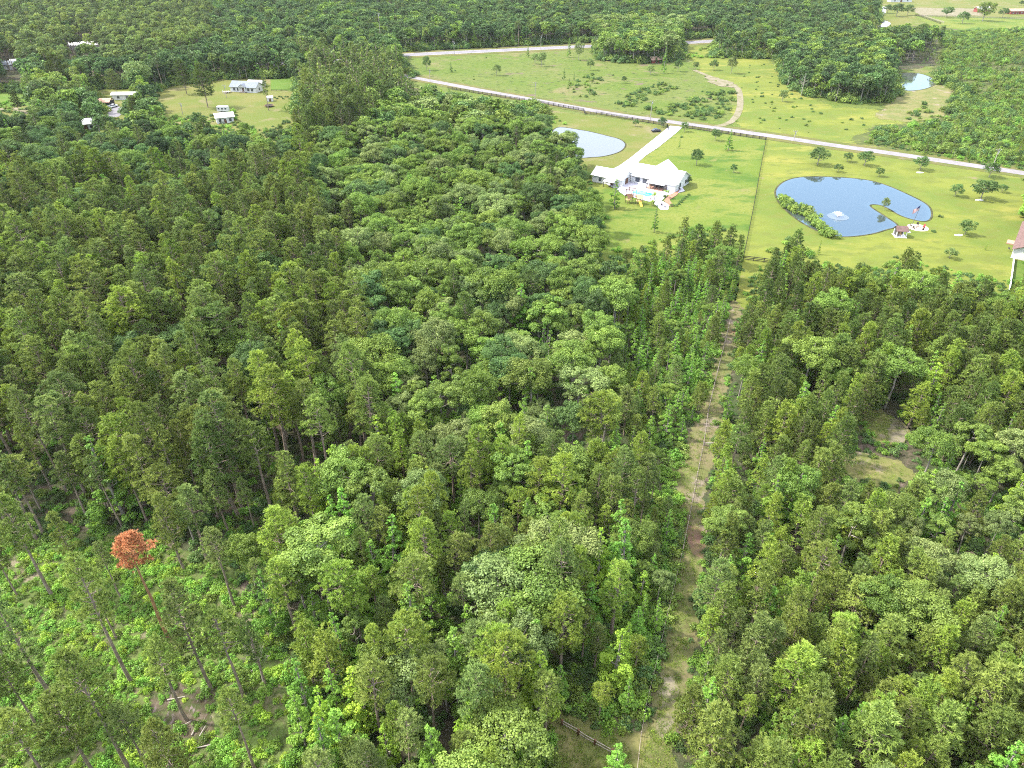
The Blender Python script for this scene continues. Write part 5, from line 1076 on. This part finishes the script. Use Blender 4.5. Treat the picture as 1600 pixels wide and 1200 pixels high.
# bushes: individuals by size in view
K = KINDS['bush']; dist = np.hypot(BX, BY); order = np.argsort(-BS/dist); rest = []
for n_, j in enumerate(order):
    if count['bush'] < LIMIT:
        c_ = ['olive', 'dark green', 'bright green', 'lime green'][BC[j]]
        lab = '%s %s bush, %s' % (c_, 'large' if BS[j] > 1.5 else 'mid sized' if BS[j] > .95 else 'small', where(BX[j], BY[j], BS[j]*.7))
        while lab in used and len(lab.split()) < 15: lab = 'shaggy '+lab
        if lab in used: rest.append(j); continue
        used.add(lab); count['bush'] += 1; s = BS[j]/1.6
        r = empty('bush', (BX[j], BY[j], 0), float(j*1.3 % 6.28), (s, s, s*(.9+.35*((j*37) % 10)/10))); tag(r, lab, 'bush', GRP['bush'])
        link('stem', K['trunk'][j % 3], r); link('foliage', K['crown'][j % 3][BC[j]], r)
    else: rest.append(j)
rest = np.array(rest, int)
if len(rest):
    s_ = BS[rest]/1.6; gn_mass('bush_thicket', [t for row in K['near'] for t in row], np.c_[BX[rest], BY[rest], 0*s_], (rest % 3)*len(K['cols'])+BC[rest], np.c_[s_, s_, s_], np.c_[0*s_, 0*s_, rest*1.3 % 6.28])
# ---- undergrowth: ground cover nobody could count
def under(n, polys, s0, s1, g, avoid=True):
    out = []
    return out
ux, uy, us, uc = [], [], [], []
g = np.random.default_rng(99)
cu = []
for (y0, y1, s) in ((10, 100, 1.25), (100, 200, 2.0), (200, 430, 3.2)):
    ys = np.arange(y0, y1, s)
    for j, yy in enumerate(ys):
        hx_ = .76*(yy*CP+CAM_H*SP)+10; xs = np.arange(-hx_, hx_, s); cu.append(np.c_[xs, np.full(len(xs), yy), np.full(len(xs), s)])
cu = np.concatenate(cu); cu[:, :2] += g.uniform(-.5, .5, (len(cu), 2))*cu[:, 2:3]
pxu, pyu = P(cu[:, 0], cu[:, 1], 0*cu[:, 0])
k_ = np.ones(len(cu), bool)
for nm in ('field', 'home', 'yard', 'trail', 'c1', 'c2', 'corner'): k_ &= ~inpoly(pxu, pyu, OPEN[nm])
for pl in OPEN_BASE[1:]: k_ &= ~inpoly(pxu, pyu, pl)
k_ &= ~inpoly(pxu, pyu, [(235, 1080), (330, 1070), (345, 1110), (335, 1160), (285, 1155), (250, 1120)]) | (g.random(len(cu)) < .35)
openz = inpoly(pxu, pyu, OPEN_BASE[0]); nzv = np.sin(cu[:, 0]*.21+2)*np.cos(cu[:, 1]*.17)+g.normal(size=len(cu))*.6
k_ &= (g.random(len(cu)) < np.where(openz | inpoly(pxu, pyu, [(880, 1130), (900, 980), (960, 850), (1000, 700), (960, 600), (1000, 420), (1130, 420), (1110, 600), (1060, 700), (1060, 900), (1000, 1130)]), .97, np.where(cu[:, 2] < 1.5, .55, .8))) & (~openz | (nzv > -1.6))
k_ |= False; cu = cu[k_]; openz = openz[k_]
nearT = inpoly(*P(cu[:, 0], cu[:, 1], 0*cu[:, 0]), [(1060, 640), (1130, 470), (1145, 470), (1110, 640), (1085, 700), (1050, 760), (1070, 860), (1045, 960), (1020, 1060), (1000, 1120), (890, 1120), (900, 1100), (950, 1000), (970, 900), (985, 800), (1000, 720), (960, 600), (1000, 420), (1120, 420), (1090, 560)])
ns = g.uniform(.35, 1.0, len(cu))*np.where(nearT, 1.35, 1)*np.where(openz, .8, .9)*np.where(cu[:, 2] > 3, 1.3, 1)
small = [bush(200+i, 1.6, 560, .28, tall=.75) for i in range(3)]
tm = []
for T, C in small:
    for c_ in ('gum_lime', 'gum_bright', 'hard_olive', 'hard_dark', 'gum_mid'): tm.append(join_template(T, C, M['bark'], LEAF[c_], 'undergrowth_clump'))
ci_ = np.where(openz | nearT, np.where(nearT, np.array([1, 2, 2, 4, 3])[g.integers(0, 5, len(cu))], np.array([0, 1, 1, 2, 4])[g.integers(0, 5, len(cu))]), np.array([1, 2, 3, 3, 4])[g.integers(0, 5, len(cu))])
ed = g.uniform(-1, 1, (220000, 2))*[1250, 400]+[0, 800]; ex, ey = P(ed[:, 0], ed[:, 1], 0*ed[:, 0])
def anyopen(a, b_):
    m_ = np.zeros(len(a), bool)
    for nm in ('field', 'home', 'yard', 'farfield', 'hiway', 'green'): m_ |= inpoly(a, b_, OPEN[nm])
    return m_
m_ = ~anyopen(ex, ey) & ~anyopen(ex, ey-3) & (anyopen(ex, ey+7) | anyopen(ex-12, ey+2) | anyopen(ex+12, ey+2)) & (ex > -60) & (ex < 1660) & (ey > -5) & ((ey < 235) | (ex < 950))
for pl in OPEN_BASE[1:]: m_ &= ~inpoly(ex, ey, pl)
ed = ed[m_]; print('EDGE', len(ed)); es = g.uniform(1.6, 3.4, len(ed)); ed = ed; cu = np.concatenate([cu, np.c_[ed, 0*es]]); ns = np.concatenate([ns, es]); ci_ = np.concatenate([ci_, g.integers(2, 4, len(ed))])
sc_px = np.array([(1340, 222), (1375, 200), (1440, 200), (1475, 160), (1500, 140), (1470, 110), (1480, 75), (1440, 50), (1700, 45), (1700, 285), (1600, 262), (1510, 246), (1430, 234)])
sw = g.uniform(-1, 1, (60000, 2))*[500, 300]+[500, 560]; ex, ey = P(sw[:, 0], sw[:, 1], 0*sw[:, 0]); m_ = inpoly(ex, ey, [tuple(q) for q in sc_px]) & (ex < 1680) & (np.sin(sw[:, 0]*.05)*np.cos(sw[:, 1]*.045+1)+g.normal(size=len(sw))*.5 > -.25)
sw = sw[m_][:3300]; es = g.uniform(.6, 2.2, len(sw)); cu = np.concatenate([cu, np.c_[sw, 0*es]]); ns = np.concatenate([ns, es]); ci_ = np.concatenate([ci_, np.array([4, 2, 2, 3, 3])[g.integers(0, 5, len(sw))]]); print('SCRUB', len(sw))
gn_mass('undergrowth', tm, np.c_[cu[:, :2], 0*cu[:, 0]], g.integers(0, 3, len(cu))*5+ci_, np.c_[ns, ns, ns*g.uniform(.7, 1.3, len(cu))], np.c_[0*ns, 0*ns, g.uniform(0, 6.28, len(cu))])
# low weeds and grass tufts on the trail and clearings
def tuft(seed):
    q = np.random.default_rng(seed); A = Acc(); n = 40; c0_ = q.normal(size=(n, 3))*[.3, .3, 0]; d_ = nrm(q.normal(size=(n, 3))*[.6, .6, .2]+[0, 0, .9])
    blades(A, c0_, d_, q.uniform(.2, .5, n), q.uniform(.05, .1, n), q, 0, q.uniform(0, 1, n)); return A
gt = []
for i in range(2):
    for c_ in ('pine_yellow', 'hard_olive'): me = tuft(300+i).mesh('tuft', [LEAF[c_]]); gt.append(bpy.data.objects.new('tuft', me))
tp = []
for _ in range(15000):
    px = g.uniform(860, 1430); py_ = g.uniform(430, 1230)
    tp.append((px, py_))
tp = np.array(tp); m_ = np.zeros(len(tp), bool)
for nm in ('trail', 'c1', 'c2', 'corner'): m_ |= inpoly(tp[:, 0], tp[:, 1], OPEN[nm])
tp = tp[m_]; wp = np.array([U(a, b_)[:] for a, b_ in tp]); sc = g.uniform(.3, 1.0, len(wp))
gn_mass('grass', gt, wp, g.integers(0, 4, len(wp)), np.c_[sc, sc, sc], np.c_[0*sc, 0*sc, g.uniform(0, 6.28, len(wp))])
# fallen trunks on the open ground
for i, (a, b_, lb) in enumerate([((262, 1095), (290, 1090), 'fallen pale branch at the top of the bare earth patch'), ((278, 1140), (300, 1128), 'fallen pale stick in the middle of the bare earth patch'), ((300, 1150), (306, 1138), 'short broken stick low on the bare earth patch'), ((312, 1152), (322, 1136), 'thin fallen branch on the right of the bare earth patch'),
        ((380, 1058), (402, 1045), 'grey fallen log between two pines'), ((336, 915), (348, 908), 'reddish fallen branch under the pines'), ((330, 1165), (300, 1172), 'fallen trunk below the bare earth patch')]):
    A0, B0 = U(*a), U(*b_); r = B().bar(A0+Vector((0, 0, .2)), B0+Vector((0, 0, .3)), .1, 6, .05).build('fallen_branch', M['bleached']); tag(r, lb, 'fallen branch')
# shore stones
for i, (px, py_, lb) in enumerate([(1437, 270, 'pale stone bed at the foot of a lawn tree by the lane'), (1498, 368, 'pale stone bed left of the lower right lawn tree'), (1530, 313, 'pale stone bed below the large right lawn tree')]):
    p = U(px, py_); k = 14; q = random.Random(i); B().prism([(p.x+cos(a*2*pi/k)*1.6*q.uniform(.7, 1.1), p.y+sin(a*2*pi/k)*.9*q.uniform(.7, 1.1), .2) for a in range(k)], .17).build('stone_bed', M['white_wall'])
    tag(bpy.data.objects['stone_bed' if i == 0 else 'stone_bed.%03d' % i], lb, 'stone bed')

# ---- the air: one even, very thin haze round everything
hb = B().box(-2400, 2400, -50, 2300, -1, 140); hme = bpy.data.meshes.new('haze'); hme.from_pydata(hb.V, [], hb.F)
hm = bpy.data.materials.new('haze'); hm.use_nodes = True; hn = hm.node_tree.nodes; hn.remove(hn['Principled BSDF']); hv = hn.new('ShaderNodeVolumePrincipled')
hv.inputs['Density'].default_value = .00003; hv.inputs['Color'].default_value = (.93, .96, 1, 1)
hm.node_tree.links.new(hv.outputs[0], hn['Material Output'].inputs['Volume']); hme.materials.append(hm); ho = link('haze', hme); ho['kind'] = 'stuff'
S.cycles.volume_bounces = 0
